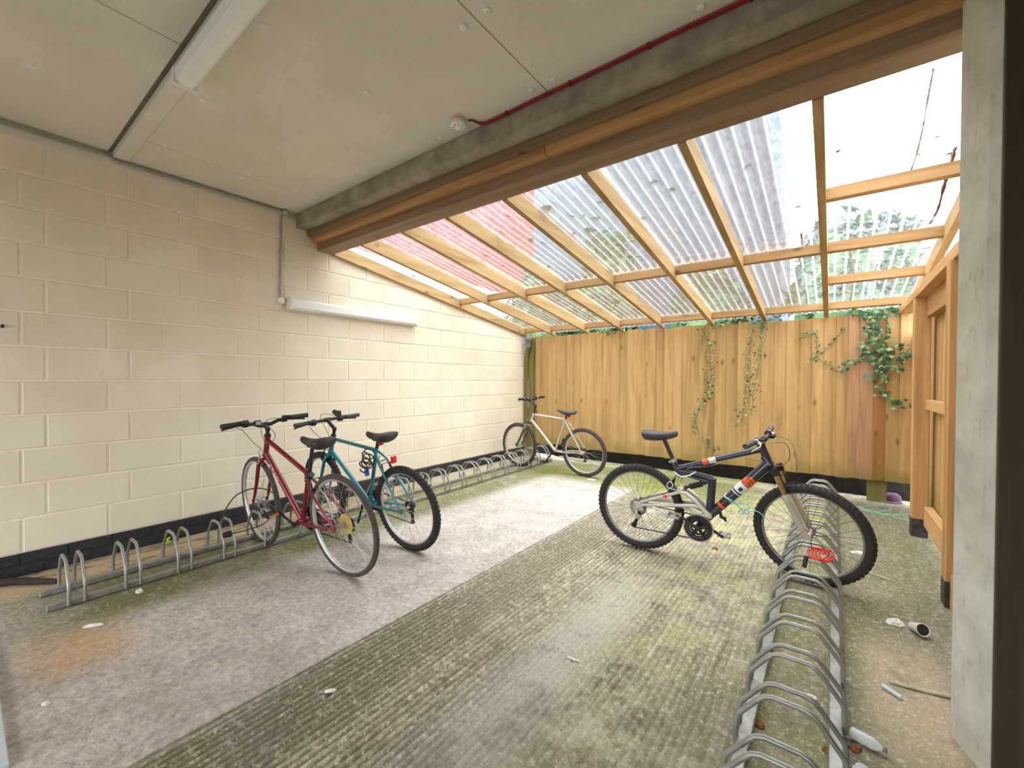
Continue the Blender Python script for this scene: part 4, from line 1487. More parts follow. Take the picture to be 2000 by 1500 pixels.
b.cable([(0.85, -0.15, 0.905), (0.93, -0.10, 0.90), (0.95, -0.03, 0.80), (0.90, 0.01, 0.735), (0.80, 0.03, 0.745), (0.70, 0.025, 0.765)], M['cable'])
b.cable([(0.85, 0.15, 0.905), (0.95, 0.08, 0.89), (0.985, 0.02, 0.80), (0.985, 0.0, 0.70)], M['cable'])
b.cable([(0.60, -0.02, 0.735), (0.47, -0.026, 0.685), (0.36, -0.028, 0.665), (0.32, -0.03, 0.60), (0.29, -0.03, 0.53), (0.18, -0.06, 0.45)], M['cable'])
mb = MB()
mb.tube([(0.552, 0, 0.345), (0.585, 0, 0.335), (0.592, 0, 0.315)], [0.010, 0.012, 0.007], 8)
mb.tube([(0.545, 0, 0.40), (0.562, 0, 0.348)], [0.012, 0.010], 8)
b.p('lamp_bracket', mb, M['black'])
# pale lock cable round the seat tube
b.cable([(0.265, -0.03, 0.62), (0.31, -0.045, 0.60), (0.36, -0.04, 0.612), (0.405, -0.02, 0.640)], M['whitedecal'], 0.006, name='pale_hose')
b.cable([(0.225, -0.06, 0.50), (0.26, -0.07, 0.53), (0.24, -0.06, 0.56), (0.215, -0.055, 0.52), (0.26, -0.06, 0.505), (0.31, -0.05, 0.51), (0.30, -0.04, 0.56)], M['whitedecal'], 0.0032, name='pale_hose')

# turquoise cord tied round the frame and the front wheel
cdm = thing('cord', 'turquoise cord tied from the navy frame to its front wheel', 'cord', tuple(navy.W @ Vector((0.66, 0, 0.44))))
mb = MB()
for pts in ([(0.615, -0.04, 0.475), (0.655, -0.045, 0.462), (0.70, -0.05, 0.478), (0.735, -0.05, 0.452), (0.705, -0.05, 0.425), (0.72, -0.05, 0.405), (0.745, -0.05, 0.43), (0.785, -0.05, 0.432), (0.825, -0.05, 0.40), (0.845, -0.03, 0.375)],
            [(0.625, -0.04, 0.49), (0.665, -0.045, 0.45), (0.70, -0.05, 0.415), (0.69, -0.05, 0.398), (0.672, -0.05, 0.415), (0.70, -0.05, 0.44), (0.74, -0.05, 0.42)]):
    q = []
    V = [Vector(p) for p in pts]
    for i in range(len(V) - 1):
        p0, p1, p2, p3 = V[max(i - 1, 0)], V[i], V[i + 1], V[min(i + 2, len(V) - 1)]
        for k in range(5):
            tt = k / 5
            q.append(navy.W @ (0.5 * ((2 * p1) + (p2 - p0) * tt + (2 * p0 - 5 * p1 + 4 * p2 - p3) * tt * tt + (3 * p1 - p0 - 3 * p2 + p3) * tt ** 3)))
    mb.tube(q, 0.003, 5)
part(cdm, 'strand', mb, M['cord'])
mb = MB()
ring = []
for k in range(20):
    a = 2 * PI * k / 20
    ax = Vector((0.43, 0, 0.5)).normalized()
    pr = Vector((ax.z, 0, -ax.x))
    ring.append(navy.W @ (Vector((0.612, 0, 0.478)) + ax * 0.006 * math.sin(3 * a) + pr * 0.036 * math.cos(a) + Vector((0, 0.036 * math.sin(a), 0))))
mb.tube(ring, 0.0045, 6, closed=True)
part(cdm, 'loop', mb, M['whitedecal'], label='pale loop round the down tube')
# red coil lock on the rack
rl = thing('coil_lock', 'red coiled cable lock resting on the hoops of the right rack', 'lock', (-0.03, 3.10, 0.225))
mb = MB()
pts = []
for k in range(54):
    a = 2 * PI * k / 14
    f = k / 53
    pts.append((-0.075 + 0.065 * f + 0.040 * math.cos(a), 3.08 + 0.03 * f + 0.075 * math.sin(a), 0.245 - 0.01 * f + 0.022 * math.sin(a * 0.5 + 1) ** 2))
mb.tube(pts, 0.005, 6)
part(rl, 'coil', mb, M['redlock'])
mb = MB()
mb.tube([(-0.125, 3.02, 0.18), (-0.115, 3.03, 0.245)], 0.012, 10)
part(rl, 'lock_head', mb, M['black'], label='dark lock head')
# loose black lock with a cable on the left rack
ll = thing('cable_lock', 'thin black cable lock looped round the red bicycle front wheel', 'lock', (-3.35, 1.2, 0.2))
mb = MB()
pts = [(-3.30, 1.135, 0.205), (-3.33, 1.25, 0.19), (-3.36, 1.40, 0.205), (-3.42, 1.50, 0.30), (-3.48, 1.50, 0.38), (-3.53, 1.40, 0.43), (-3.55, 1.27, 0.40), (-3.52, 1.18, 0.30), (-3.44, 1.14, 0.24)]
mb.tube(smooth(pts), 0.0045, 6)
part(ll, 'cable', mb, M['cableblack'])
mb = MB()
mb.tube([(-3.30, 1.10, 0.205), (-3.30, 1.145, 0.205)], [0.02, 0.024], 10)
part(ll, 'lock_head', mb, M['black'])

# ---------------------------------------------------------------- lights, conduit, alarm
wl = thing('batten_light', 'long white batten light on the block wall under the lean-to roof', 'light', (XW, 2.65, 1.975))
mb = MB()
mb.bbox(XW, XW + 0.035, 1.93, 3.40, 1.945, 2.02, 0.004)
part(wl, 'base', mb, M['white'])
mb = MB()
prof = [(XW + 0.02, 1.925), (XW + 0.062, 1.930), (XW + 0.078, 1.948), (XW + 0.078, 2.012), (XW + 0.062, 2.030), (XW + 0.02, 2.035)]
mb.prism(prof, 'y', 1.925, 3.405)
part(wl, 'diffuser', mb, M['white'])
for y0, y1 in ((1.895, 1.927), (3.403, 3.43)):
    mb = MB()
    mb.bbox(XW + 0.004, XW + 0.082, y0, y1, 1.920, 2.040, 0.006)
    part(wl, 'end_cap', mb, M['cream'])
cl = thing('batten_light', 'long white batten light fixed to the ceiling cover strip', 'light', (-1.9, 0.72, ZC))
mb = MB()
mb.bbox(-2.62, -1.05, 0.70, 0.76, ZC - 0.05, ZC - 0.006, 0.004)
part(cl, 'base', mb, M['white'])
mb = MB()
prof = [(0.674, ZC - 0.022), (0.680, ZC - 0.070), (0.698, ZC - 0.088), (0.746, ZC - 0.088), (0.764, ZC - 0.070), (0.770, ZC - 0.022)]
mb.prism(prof, 'x', -2.65, -1.02)
part(cl, 'diffuser', mb, M['white'])
for a, c_ in ((-2.672, -2.648), (-1.022, -1.0)):
    mb = MB()
    mb.bbox(a, c_, 0.668, 0.776, ZC - 0.092, ZC - 0.007, 0.005)
    part(cl, 'end_cap', mb, M['white'])

cdt = thing('conduit', 'steel electrical conduit along the wall top and down to the wall light', 'conduit', (XW, 1.8, 2.4))
mb = MB()
mb.tube([(XW + 0.03, 0.69, ZC - 0.026), (XW + 0.03, 1.80, ZC - 0.026), (XW + 0.03, 1.86, ZC - 0.026)], 0.0105, 10)
part(cdt, 'pipe', mb, M['galvpipe'])
mb = MB()
mb.tube([(XW + 0.026, 1.855, ZC - 0.04), (XW + 0.014, 1.848, ZC - 0.10), (XW + 0.013, 1.846, 2.45), (XW + 0.013, 1.846, 2.03)], 0.0095, 10)
part(cdt, 'pipe', mb, M['galvpipe'])
mb = MB()
mb.lathe([(0, 0), (0.034, 0), (0.034, 0.045), (0.03, 0.048), (0, 0.048)], 18, Matrix.Translation((XW + 0.036, 1.875, ZC - 0.05)))
part(cdt, 'junction_box', mb, M['galvpipe'])
for z in (2.46, 2.12):
    mb = MB()
    mb.bbox(XW, XW + 0.026, 1.832, 1.860, z - 0.012, z + 0.012, 0.003)
    part(cdt, 'saddle_clip', mb, M['galvpipe'])
mb = MB()
mb.lathe([(0, 0), (0.032, 0), (0.032, 0.03), (0.026, 0.036), (0, 0.036)], 18, Matrix.Translation((XW, 1.846, 2.0)) @ Matrix.Rotation(PI / 2, 4, 'Y'))
part(cdt, 'round_box', mb, M['white'], label='white round junction box beside the wall light')
mb = MB()
mb.tube([(XW + 0.015, 1.87, 1.99), (XW + 0.02, 1.90, 1.985)], 0.009, 8)
part(cdt, 'gland', mb, M['white'])
mb = MB()
mb.tube([(XW + 0.03, -1.4, ZC - 0.005), (XW + 0.03, 0.70, ZC - 0.005)], 0.009, 8)
part(cdt, 'pipe', mb, M['galvpipe'])

sdct = thing('smoke_detector', 'white round smoke detector on the ceiling beside the red cable', 'smoke detector', (-1.83, 1.86, ZC))
T = Matrix.Translation((-1.83, 1.86, ZC))
mb = MB()
mb.lathe([(0, 0), (0.046, 0), (0.046, -0.022), (0, -0.022)], 26, T)
part(sdct, 'base', mb, M['cream'])
mb = MB()
mb.lathe([(0.044, -0.02), (0.050, -0.026), (0.050, -0.034), (0.042, -0.042), (0.028, -0.044), (0.026, -0.040), (0.018, -0.050), (0, -0.052)], 26, T)
part(sdct, 'cover', mb, M['white'])
mb = MB()
for k in range(8):
    a = 2 * PI * k / 8
    mb.box(-0.004, 0.004, -0.002, 0.002, -0.0462, -0.043, T @ Matrix.Rotation(a, 4, 'Z') @ Matrix.Translation((0.033, 0, 0)))
part(sdct, 'vent', mb, M['greyplastic'])
fc = thing('fire_alarm_cable', 'pair of red fire alarm cables clipped along the ceiling edge', 'cable', (-0.8, 1.965, ZC))
for dy in (0.0, 0.013):
    mb = MB()
    pts = [(-1.775, 1.885, ZC - 0.010), (-1.755, 1.90, ZC - 0.008), (-1.742, 1.945 + dy, ZC - 0.008), (-1.70, 1.966 + dy, ZC - 0.008)]
    pts += [(-1.7 + 0.2 * k, 1.966 + dy + 0.002 * math.sin(k * 2.1), ZC - 0.008) for k in range(1, 17)]
    mb.tube(pts, 0.0055, 8)
    part(fc, 'strand', mb, M['redcable'])
for k in range(7):
    mb = MB()
    x = -1.55 + 0.42 * k
    mb.bbox(x, x + 0.012, 1.956, 1.988, ZC - 0.017, ZC - 0.0005, 0.002)
    part(fc, 'clip', mb, M['redcable'])

# gutter outlet and downpipe in the corner
dp = thing('downpipe', 'grey plastic gutter outlet and downpipe in the far wall corner', 'pipe', (-4.03, 5.74, 0))
mb = MB()
mb.lathe([(0.04, 1.80), (0.05, 1.84), (0.05, 1.90), (0.058, 1.905), (0.058, 1.985), (0.045, 1.99)], 16, Matrix.Translation((-4.02, 5.735, 0)))
part(dp, 'outlet', mb, M['greyplastic'])
mb = MB()
mb.tube([(-4.02, 5.735, 1.82), (-4.05, 5.75, 1.72), (-4.085, 5.77, 1.62), (-4.085, 5.77, 0.0)], 0.033, 12)
part(dp, 'pipe', mb, M['oldpost'], label='algae stained lower pipe')
mb = MB()
mb.prism([(6.06, 1.97), (6.18, 1.97), (6.18, 1.92), (6.15, 1.885), (6.09, 1.885), (6.06, 1.92)], 'x', -4.12, 0.75)
gt = thing('gutter', 'grey gutter along the low edge of the lean-to roof', 'gutter', (-1.7, 6.1, 1.9))
part(gt, 'trough', mb, M['greyplastic'])
for x in (-3.8, -2.6, -1.4, -0.2):
    mb = MB()
    mb.box(x, x + 0.03, 5.926, 6.07, 1.915, 1.925)
    mb.box(x, x + 0.03, 6.055, 6.062, 1.915, 1.975)
    part(gt, 'bracket', mb, M['greyplastic'])

# ---------------------------------------------------------------- ivy
leaf_pts = [(0, 0), (0.36, 0.05), (0.55, -0.02), (0.50, 0.28), (0.80, 0.55), (0.38, 0.62), (0.0, 1.05), (-0.38, 0.62), (-0.80, 0.55), (-0.50, 0.28), (-0.55, -0.02), (-0.36, 0.05)]


def leaf_verts(Q, s):
    vs = [Q @ Vector((x * s, y * s, 0.12 * s * abs(x))) for x, y in leaf_pts]
    return [Q @ Vector((0, 0.4 * s, 0))] + vs, [(0, i + 1, (i + 1) % 12 + 1) for i in range(12)]


one = MB()
one.add(*leaf_verts(Matrix(), 1.0))
leaf_me = [one.mesh('leaf', M['ivy']), one.mesh('leaf', M['ivylight'])]


def leaf_frame(p, tilt=0.5):
    """leaf on the fence face: normal towards the camera side (-Y), tip hanging down"""
    q = Matrix.Rotation(random.uniform(-0.9, 0.9), 4, 'Y') @ Matrix.Rotation(R(-90) + random.uniform(-tilt, tilt), 4, 'X') @ Matrix.Rotation(random.uniform(-0.5, 0.5), 4, 'Y')
    return Matrix.Translation(p) @ q


def ivy(label, strands, dens, size, big=0, group=None, spread=0.035, light=0.5, y=YF - 0.05):
    t = thing('ivy_vine', label, 'ivy', (strands[0][0][0], y, strands[0][0][1]))
    st = MB()
    small = {0: MB(), 1: MB()}
    nb = 0
    for s in strands:
        pts = []
        for i in range(len(s) - 1):
            L = math.dist(s[i], s[i + 1])
            n = max(2, int(L / 0.05))
            for k in range(n):
                f = k / n
                pts.append(Vector((s[i][0] + (s[i + 1][0] - s[i][0]) * f + random.uniform(-.006, .006), y + 0.02 - 0.01 * random.random(), s[i][1] + (s[i + 1][1] - s[i][1]) * f)))
        pts.append(Vector((s[-1][0], y, s[-1][1])))
        st.tube(pts, 0.0028, 5)
        for p in pts:
            for _ in range(dens):
                q = p + Vector((random.gauss(0, spread), -0.01 - random.random() * 0.035, random.gauss(0, spread * 0.6)))
                sz = size * random.uniform(0.6, 1.15)
                F = leaf_frame(q) @ Matrix.Rotation(PI, 4, 'Z')
                li = 1 if random.random() < light else 0
                if nb < big:
                    o = put('leaf', leaf_me[li], t)
                    o.matrix_local = Matrix.Translation(-Vector(t.location)) @ F @ Matrix.Scale(sz, 4)
                    nb += 1
                else:
                    small[li].add(*leaf_verts(F, sz))
    part(t, 'stem', st, M['stem'])
    for li, nm in ((0, 'foliage'), (1, 'young_foliage')):
        if small[li].v: part(t, nm, small[li], M['ivy'] if li == 0 else M['ivylight'], kind='stuff')
    return t


ivy('thin ivy strand hanging down the middle of the fence, left of the others', [[(-1.36, 1.93), (-1.27, 1.75), (-1.25, 1.45), (-1.26, 1.05)], [(-1.27, 1.10), (-1.38, 0.95), (-1.43, 0.72), (-1.38, 0.58), (-1.19, 0.40)]], 4, 0.026, 40)
ivy('pale double ivy strand hanging above the navy bicycle handlebars', [[(-0.78, 1.92), (-0.82, 1.6), (-0.84, 1.3), (-0.88, 0.9), (-0.90, 0.72)], [(-0.69, 1.90), (-0.70, 1.55), (-0.76, 1.2), (-0.79, 0.85)]], 3, 0.024, 40, light=0.75)
ivy('short v shaped ivy sprig right of the double strand', [[(0.09, 1.86), (-0.02, 1.66), (-0.16, 1.54), (-0.22, 1.50)], [(-0.17, 1.86), (-0.15, 1.70), (-0.16, 1.54), (0.0, 1.42), (0.08, 1.36)], [(-0.30, 1.76), (-0.22, 1.80), (-0.17, 1.80)]], 2, 0.022, 30, light=0.5, spread=0.02)
ivy('thick ivy clump with large leaves hanging in the right corner of the fence', [[(0.10, 2.05), (0.25, 1.95), (0.42, 1.98), (0.62, 2.0)], [(0.22, 2.0), (0.30, 1.82), (0.36, 1.62), (0.40, 1.40), (0.42, 1.15)], [(0.34, 1.95), (0.40, 1.75), (0.46, 1.58), (0.48, 1.40)], [(0.30, 1.8), (0.24, 1.62), (0.34, 1.50), (0.36, 1.3)], [(0.62, 1.62), (0.52, 1.48), (0.45, 1.38)], [(0.27, 1.60), (0.18, 1.48), (0.09, 1.40)], [(0.42, 1.15), (0.50, 1.05), (0.58, 1.0)], [(0.36, 1.9), (0.36, 1.7), (0.40, 1.5)]], 4, 0.040, 220, light=0.3, spread=0.038, y=YF - 0.075)
ivy('low ivy tuft on the fence top above the navy bicycle handlebars', [[(-0.92, 2.0), (-0.75, 1.98), (-0.60, 1.99), (-0.50, 2.02)], [(-0.70, 2.0), (-0.67, 1.88)]], 5, 0.028, 40, light=0.5)
ivy('low ivy tuft on the fence top left of the middle strand', [[(-1.25, 1.99), (-1.10, 1.98), (-0.98, 1.99)]], 5, 0.026, 30, light=0.5)
ivy('small dark ivy tuft on the fence top under the left rafters', [[(-2.75, 1.98), (-2.62, 1.95), (-2.50, 1.99)]], 5, 0.024, 30, light=0.1)

# ---------------------------------------------------------------- dead leaves on the clear roof
dl = MB()
dl.add([(-0.5, 0, 0), (-0.2, 0.35, 0.1), (0.25, 0.3, 0.16), (0.55, 0, 0.06), (0.2, -0.34, 0.12), (-0.25, -0.3, 0.05), (0, 0, 0.0)], [(6, 0, 1), (6, 1, 2), (6, 2, 3), (6, 3, 4), (6, 4, 5), (6, 5, 0)])
dl_me = dl.mesh('dead_leaf', M['deadleaf'])
ORD = ['first', 'second', 'third', 'fourth', 'fifth', 'sixth', 'seventh', 'eighth', 'ninth', 'tenth']
found = []
for px, py, s in ((1462, 325, 12), (1277, 356, 11), (1311, 371, 12), (1256, 427, 10), (1557, 405, 10), (1638, 296, 9), (1068, 408, 22), (1172, 396, 10), (1163, 427, 14), (1148, 450, 15), (1118, 423, 8), (1140, 421, 6), (1120, 456, 8),
                  (995, 424, 9), (1012, 439, 7), (1004, 447, 8), (981, 455, 11), (998, 480, 13), (1035, 469, 14), (1061, 475, 10), (950, 501, 9), (884, 488, 8), (980, 520, 7), (940, 575, 8), (805, 540, 10), (775, 536, 8), (1110, 480, 6), (1460, 478, 7), (1830, 268, 7), (1795, 302, 8), (1860, 300, 12), (1205, 588, 14), (1280, 612, 9), (1300, 598, 8), (1058, 632, 10), (1080, 640, 12), (1040, 625, 9), (1020, 620, 8)):
    d = ray(px, py)
    A = ROOF0 + RD + 0.036 + SLOPE * 2.36       # meet the roof plane
    k = (A - CAM_H) / (d.z + SLOPE * d.y)
    p = Vector((0, 0, CAM_H)) + d * k
    bay = max(0, min(7, sum(1 for x in RX if x < p.x) - 1))
    found.append((bay, p.y, p, s * 1.6 * k / FPX))
found.sort(key=lambda q: (q[0], q[1]))
for i, (bay, _, p, sc) in enumerate(found):
    nth = sum(1 for q in found[:i] if q[0] == bay)
    o = put('dead_leaf', dl_me, None, p, (R(-9), 0, random.uniform(0, 6)))
    o.scale = (sc, sc * 0.9, sc)
    tag(o, 'dark dead leaf on the clear roof, ' + ORD[nth] + ' from the top, ' + ORD[bay] + ' bay from the wall', 'leaf', 'dead leaves on the clear roof')

def on_roof(px, py, lift=0.03):
    d = ray(px, py)
    k = (ROOF0 + RD + lift + SLOPE * 2.36 - CAM_H) / (d.z + SLOPE * d.y)
    return Vector((0, 0, CAM_H)) + d * k


for lb, pts, r in (('thin dried vine stem on the clear roof left of the last full rafter', ((1567, 455), (1570, 500), (1572, 540), (1579, 600)), 0.006),
                   ('thin dried vine stem on the clear roof right of the last full rafter', ((1664, 455), (1660, 500), (1668, 540), (1661, 598)), 0.006),
                   ('long dried vine stem on the bright upper roof sheet at the right', ((1828, 130), (1818, 190), (1802, 250), (1790, 300), (1778, 336)), 0.004),
                   ('thick dried vine stem with debris on the roof beside the right rake', ((1868, 285), (1858, 320), (1845, 365), (1830, 410), (1815, 436)), 0.009)):
    q = smooth([on_roof(*p) + Vector((random.uniform(-.01, .01), random.uniform(-.01, .01), 0)) for p in pts])
    mb = MB()
    mb.tube(q, [r * random.uniform(0.6, 1.4) for _ in q], 5)
    single('dried_vine', mb, M['vinestem'], lb, 'vine', tuple(q[0]))

mb = MB()
mb.tube([(XW - 0.004, 0.18, 1.60), (XW + 0.012, 0.18, 1.598), (XW + 0.016, 0.18, 1.585)], [0.007, 0.006, 0.009], 8)
single('wall_screw', mb, M['black'], 'small black screw left in the block wall at the left edge', 'screw', (XW, 0.18, 1.6))

# ---------------------------------------------------------------- litter on the ground
T = Matrix.Translation((0.355, 2.945, 0.028)) @ Matrix.Rotation(R(22), 4, 'Z') @ Matrix.Rotation(R(72), 4, 'X')
cup = thing('paper_cup', 'white paper cup lying on its side by the nearer post', 'cup', (0.355, 2.945, 0.028))
mb = MB()
mb.lathe([(0.018, -0.042), (0.020, -0.042), (0.029, 0.040), (0.031, 0.041), (0.031, 0.044), (0.027, 0.044), (0.018, -0.036), (0, -0.036)], 20, T)
part(cup, 'wall', mb, M['paper'])
mb = MB()
mb.lathe([(0, 0.036), (0.0262, 0.036), (0.0262, 0.038), (0, 0.038)], 20, T)  # black disc painted in for the shade inside the cup
part(cup, 'mouth_shade', mb, M['black'], label='black disc standing for the shade in the cup opening')


def crumple(mb, p, sx, sy, h, rot, seed):
    n = 7
    vs, fs = [], []
    Q = Matrix.Translation(p) @ Matrix.Rotation(rot, 4, 'Z')
    rnd = random.Random(seed)
    for j in range(n):
        for i in range(n):
            u, v = i / (n - 1) * 2 - 1, j / (n - 1) * 2 - 1
            rr = 1 - 0.25 * rnd.random() if i in (0, n - 1) or j in (0, n - 1) else 1
            z = 0.002 + h * max(0, (1 - max(abs(u), abs(v)) ** 2)) * (0.35 + 0.65 * rnd.random())
            vs.append((u * sx * rr * math.sqrt(1 - v * v * 0.4), v * sy * rr * math.sqrt(1 - u * u * 0.4), z))
    for j in range(n - 1):
        for i in range(n - 1):
            fs.append((j * n + i, j * n + i + 1, (j + 1) * n + i + 1, (j + 1) * n + i))
    fs.append(tuple([j * n for j in range(n)] + [(n - 1) * n + i for i in range(1, n)] + [j * n + n - 1 for j in range(n - 2, -1, -1)] + [i for i in range(n - 2, 0, -1)]))
    mb.add(vs, fs, False, Q)


def scrap(name, label, cat, p, sx, sy, h, rot, m, seed, group=None):
    mb = MB()
    crumple(mb, (p[0], p[1], 0), sx, sy, h, rot, seed)
    return single(name, mb, m, label, cat, (p[0], p[1], 0), group)


scrap('tissue', 'crumpled white tissue beside the paper cup', 'litter', (0.275, 2.985), 0.045, 0.028, 0.035, 0.3, M['paper'], 1)
scrap('paper_scrap', 'long pale paper scrap on the floor near the left rack end', 'litter', (-3.013, 0.421), 0.05, 0.014, 0.012, 1.0, M['paper'], 2)
scrap('paper_scrap', 'small white paper scrap in the lower left foreground', 'litter', (-2.438, 0.208), 0.022, 0.014, 0.008, 0.2, M['paper'], 3)
scrap('paper_scrap', 'white paper scrap on the dark edge of the ridged slab', 'litter', (-1.624, 0.92), 0.026, 0.012, 0.008, 0.8, M['paper'], 4)
scrap('paper_scrap', 'thin white paper scrap in the middle of the ridged slab', 'litter', (-0.932, 1.702), 0.035, 0.007, 0.006, 0.1, M['paper'], 5)
scrap('paper_scrap', 'white paper scrap under the silver bicycle rear wheel', 'litter', (-2.44, 4.90), 0.07, 0.03, 0.015, 0.1, M['paper'], 6)
scrap('paper_scrap', 'pale crumpled paper right of the rack behind the big front wheel', 'litter', (0.16, 4.05), 0.05, 0.03, 0.02, 0.4, M['paper'], 7)
scrap('paper_scrap', 'white paper scrap beside the purple hat below the fence', 'litter', (0.44, 5.93), 0.06, 0.03, 0.02, 0.2, M['paper'], 8)
scrap('paper_scrap', 'dull white scrap between the rails of the right rack', 'litter', (-0.06, 2.08), 0.028, 0.02, 0.012, 0.5, M['paper'], 18)
scrap('plastic_scrap', 'pale blue plastic scrap at the bottom edge beside the right rack', 'litter', (0.085, 1.80), 0.03, 0.018, 0.01, 1.0, M['palepanel'], 9)
scrap('pebble', 'pale pebble against the front rail of the left rack', 'stone', (-3.27, 0.655), 0.026, 0.018, 0.03, 0.4, M['stone'], 10)
for i, (x, y, lb) in enumerate(((0.004, 1.812, 'curled brown leaf left of the clear plastic bottle'), (0.075, 1.885, 'orange brown leaf against the end of the clear plastic bottle'), (-0.205, 1.80, 'brown leaf between the nearest hoops of the right rack'), (-0.699, 3.481, 'brown leaf on the slab under the navy bicycle pedal'))):
    scrap('fallen_leaf', lb, 'leaf', (x, y), 0.024, 0.017, 0.018, i * 1.1, M['brownleaf'], 20 + i)
bt = thing('plastic_bottle', 'crushed clear plastic bottle on the ground beside the right rack', 'bottle', (0.115, 1.93, 0.022))
T = Matrix.Translation((0.108, 1.925, 0.020)) @ Matrix.Rotation(R(-16), 4, 'Z') @ Matrix.Rotation(R(90), 4, 'Y') @ Matrix.Scale(0.62, 4)
mb = MB()
mb.lathe([(0, -0.075), (0.026, -0.075), (0.032, -0.066), (0.030, -0.04), (0.033, -0.02), (0.029, 0.0), (0.032, 0.02), (0.026, 0.045), (0.012, 0.065), (0.011, 0.075)], 18, T)
part(bt, 'body', mb, M['bottle'])
mb = MB()
mb.lathe([(0.014, 0.07), (0.014, 0.086), (0, 0.086)], 14, T)
part(bt, 'cap', mb, M['greyplastic'])
mb = MB()
mb.tube([(0.20, 2.385, 0.008), (0.30, 2.40, 0.008), (0.42, 2.43, 0.008)], [0.004, 0.007, 0.008], 8)
single('stick', mb, M['palestick'], 'pale straight stick lying at the foot of the column', 'stick', (0.3, 2.4, 0))
mb = MB()
mb.tube([(0.178, 2.335, 0.009), (0.232, 2.29, 0.009)], 0.0085, 10)
single('lighter', mb, M['palepanel'], 'small pale tube lying in front of the pale stick', 'litter', (0.2, 2.3, 0))
mb = MB()
mb.tube([(0.20, 3.66, 0.006), (0.28, 3.62, 0.006), (0.33, 3.60, 0.006)], [0.004, 0.009, 0.004], 8, flat=0.4)
single('wood_chip', mb, M['palestick'], 'pale wood chip between the rack and the posts', 'litter', (0.26, 3.62, 0))
mb = MB()
mb.tube([(-4.10, 0.02, 0.022), (-4.0, 0.20, 0.024), (-3.90, 0.29, 0.022), (-3.80, 0.375, 0.018)], [0.02, 0.022, 0.021, 0.014], 10)
single('branch', mb, M['log'], 'dark rotten branch on the floor at the left rack end', 'branch', (-3.95, 0.2, 0))
toy = thing('plastic_toy', 'small lime green plastic bit at the foot of the block wall', 'litter', (-4.07, 0.99, 0))
mb = MB()
mb.bbox(-4.085, -4.06, 0.965, 1.0, 0.0, 0.02, 0.004)
mb.tube([(-4.07, 0.985, 0.02), (-4.07, 0.985, 0.035), (-4.07, 1.0, 0.045)], [0.006, 0.010, 0.006], 8)
part(toy, 'body', mb, M['lime'])
hat = thing('cap', 'purple fabric cap lying on the soil below the fence', 'cap', (0.52, 6.03, 0))
mb = MB()
mb.lathe([(0.072, 0.0), (0.075, 0.02), (0.066, 0.055), (0.04, 0.075), (0, 0.08)], 18, Matrix.Translation((0.515, 6.02, 0.012)) @ Matrix.Scale(1.0, 4))
part(hat, 'crown', mb, M['purple'])
mb = MB()
mb.lathe([(0.0, 0.004), (0.07, 0.002), (0.092, 0.0), (0.092, 0.005), (0.07, 0.008), (0, 0.009)], 18, Matrix.Translation((0.50, 5.985, 0.004)))
part(hat, 'brim', mb, M['purple'])
gc = thing('cord', 'pale green cord lying loose on the floor near the back right corner', 'cord', (0.4, 5.5, 0))
mb = MB()
for pts in ([(0.18, 5.45), (0.27, 5.56), (0.37, 5.70), (0.47, 5.68), (0.43, 5.52), (0.32, 5.42), (0.22, 5.42), (0.33, 5.36), (0.48, 5.40), (0.58, 5.42)], [(0.20, 5.50), (0.36, 5.40), (0.50, 5.28), (0.60, 5.22)], [(0.46, 5.36), (0.52, 5.48), (0.60, 5.50)]):
    q = []
    V = [Vector((p[0], p[1], 0.005)) for p in pts]
    for i in range(len(V) - 1):
        p0, p1, p2, p3 = V[max(i - 1, 0)], V[i], V[i + 1], V[min(i + 2, len(V) - 1)]
        for k in range(5):
            tt = k / 5
            q.append(0.5 * ((2 * p1) + (p2 - p0) * tt + (2 * p0 - 5 * p1 + 4 * p2 - p3) * tt * tt + (3 * p1 - p0 - 3 * p2 + p3) * tt ** 3))
    mb.tube(q, 0.004, 5)
part(gc, 'strand', mb, M['cordpale'])
pb = thing('pale_board', 'pale grey board lying at the bottom left corner of the view', 'board', (-2.6, -0.2, 0))
mb = MB()
mb.bbox(-3.1, -2.13, -0.55, 0.10, 0.0, 0.018, 0.003)
part(pb, 'panel', mb, M['palepanel'])

# ---------------------------------------------------------------- world beyond the lean-to
mb = MB()
mb.box(-30, 14, 6.3, 30, -0.12, -0.02)
yd = struct('ground', mb, M['yard'])
ho = thing('red_house', 'red brick house blurred behind the left roof sheets', 'house', (-14, 14, 0))
mb = MB()
mb.box(-22, -8.6, 12.6, 16, 0, 9.5)
part(ho, 'wall', mb, M['redhouse'])
mb = MB()
mb.prism([(12.3, 9.5), (16.3, 9.5), (14.3, 12)], 'x', -22.3, -8.5)
part(ho, 'roof', mb, M['slate'])
ho = thing('white_extension', 'white rendered extension with a sloping top in front of the red house', 'house', (-14, 12, 0))
mb = MB()
mb.prism([(-24, 0), (-8.3, 0), (-8.3, 3.9), (-24, 9.5)], 'y', 11.9, 12.55)
part(ho, 'wall', mb, M['whitehouse'])
ho = thing('grey_house', 'wide blue grey clad house blurred behind the middle roof sheets', 'house', (-4.6, 13, 0))
mb = MB()
mb.box(-8.2, -1.05, 12.0, 15, 0, 10.5)
part(ho, 'wall', mb, M['greyhouse'])
mb = MB()
mb.prism([(-8.4, 10.5), (-0.9, 10.5), (-4.6, 12.5)], 'y', 11.9, 15.2)
part(ho, 'roof', mb, M['slate'])


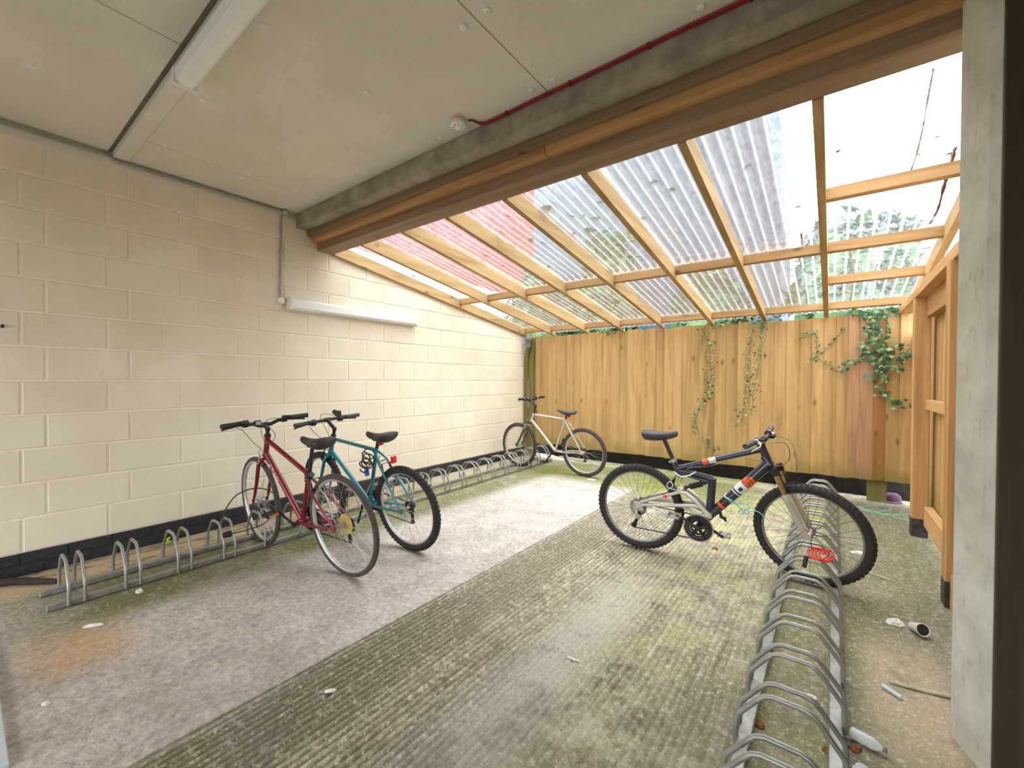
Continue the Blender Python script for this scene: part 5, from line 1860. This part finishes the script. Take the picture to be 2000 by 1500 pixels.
def tree(label, x, y, h, w, seed, trunk=True):
    rnd = random.Random(seed)
    t = thing('tree', label, 'tree', (x, y, -0.02))
    mb = MB()
    mb.tube([(x, y, -0.02), (x + 0.05, y, h * 0.35), (x - 0.04, y, h * 0.7)], [0.14, 0.10, 0.05], 8)
    part(t, 'trunk', mb, M['bark'])
    cr = MB()
    bm = bmesh.new()
    bmesh.ops.create_icosphere(bm, subdivisions=3, radius=1)
    for v in bm.verts:
        q = v.co * (0.74 + 0.22 * noise.noise(v.co * 2.2 + Vector((seed, 0, 0))))
        v.co = Vector((x + q.x * w, y + q.y * w * 0.8, h * 0.58 + q.z * h * 0.42))
    bm.verts.index_update()
    cr.add([v.co.copy() for v in bm.verts], [[v.index for v in f.verts] for f in bm.faces], True)
    bm.free()
    for k in range(2200):
        a, cz = rnd.uniform(0, 2 * PI), rnd.uniform(-1, 1)
        rr = rnd.uniform(0.62, 1.0) * (0.8 + 0.3 * noise.noise(Vector((math.cos(a) * 2, math.sin(a) * 2, cz * 2 + seed))))
        q = Vector((x + math.cos(a) * w * rr * math.sqrt(1 - cz * cz * 0.8), y + math.sin(a) * w * rr * 0.8 * math.sqrt(1 - cz * cz * 0.8), h * 0.58 + cz * h * 0.42 * rr))
        F = Matrix.Translation(q) @ Matrix.Rotation(rnd.uniform(0, 6), 4, 'Z') @ Matrix.Rotation(rnd.uniform(-1, 1), 4, 'X')
        s = rnd.uniform(0.10, 0.19)
        cr.add([F @ Vector(v) for v in ((-s * 0.6, 0, 0), (0, -s, 0.1 * s), (s * 0.6, 0, 0), (0, s * 1.2, 0.1 * s))], [(0, 1, 2, 3)])
    part(t, 'crown', cr, M['treeleaf'], kind='stuff')


tree('bushy green tree behind the roof left of the grey house', -4.8, 10.6, 5.6, 0.95, 1)
tree('green tree behind the roof near the red house edge', -7.0, 10.4, 5.0, 1.0, 2)
tree('low green tree behind the fence right of centre', -2.1, 9.6, 3.9, 1.0, 3)
tree('low green tree behind the fence at the right', 0.25, 8.8, 4.3, 1.15, 4)
tree('low green tree behind the fence in the far right corner', 2.65, 9.0, 4.6, 1.2, 5)
tree('low green tree behind the fence left of centre', -4.5, 9.0, 3.5, 1.0, 6)
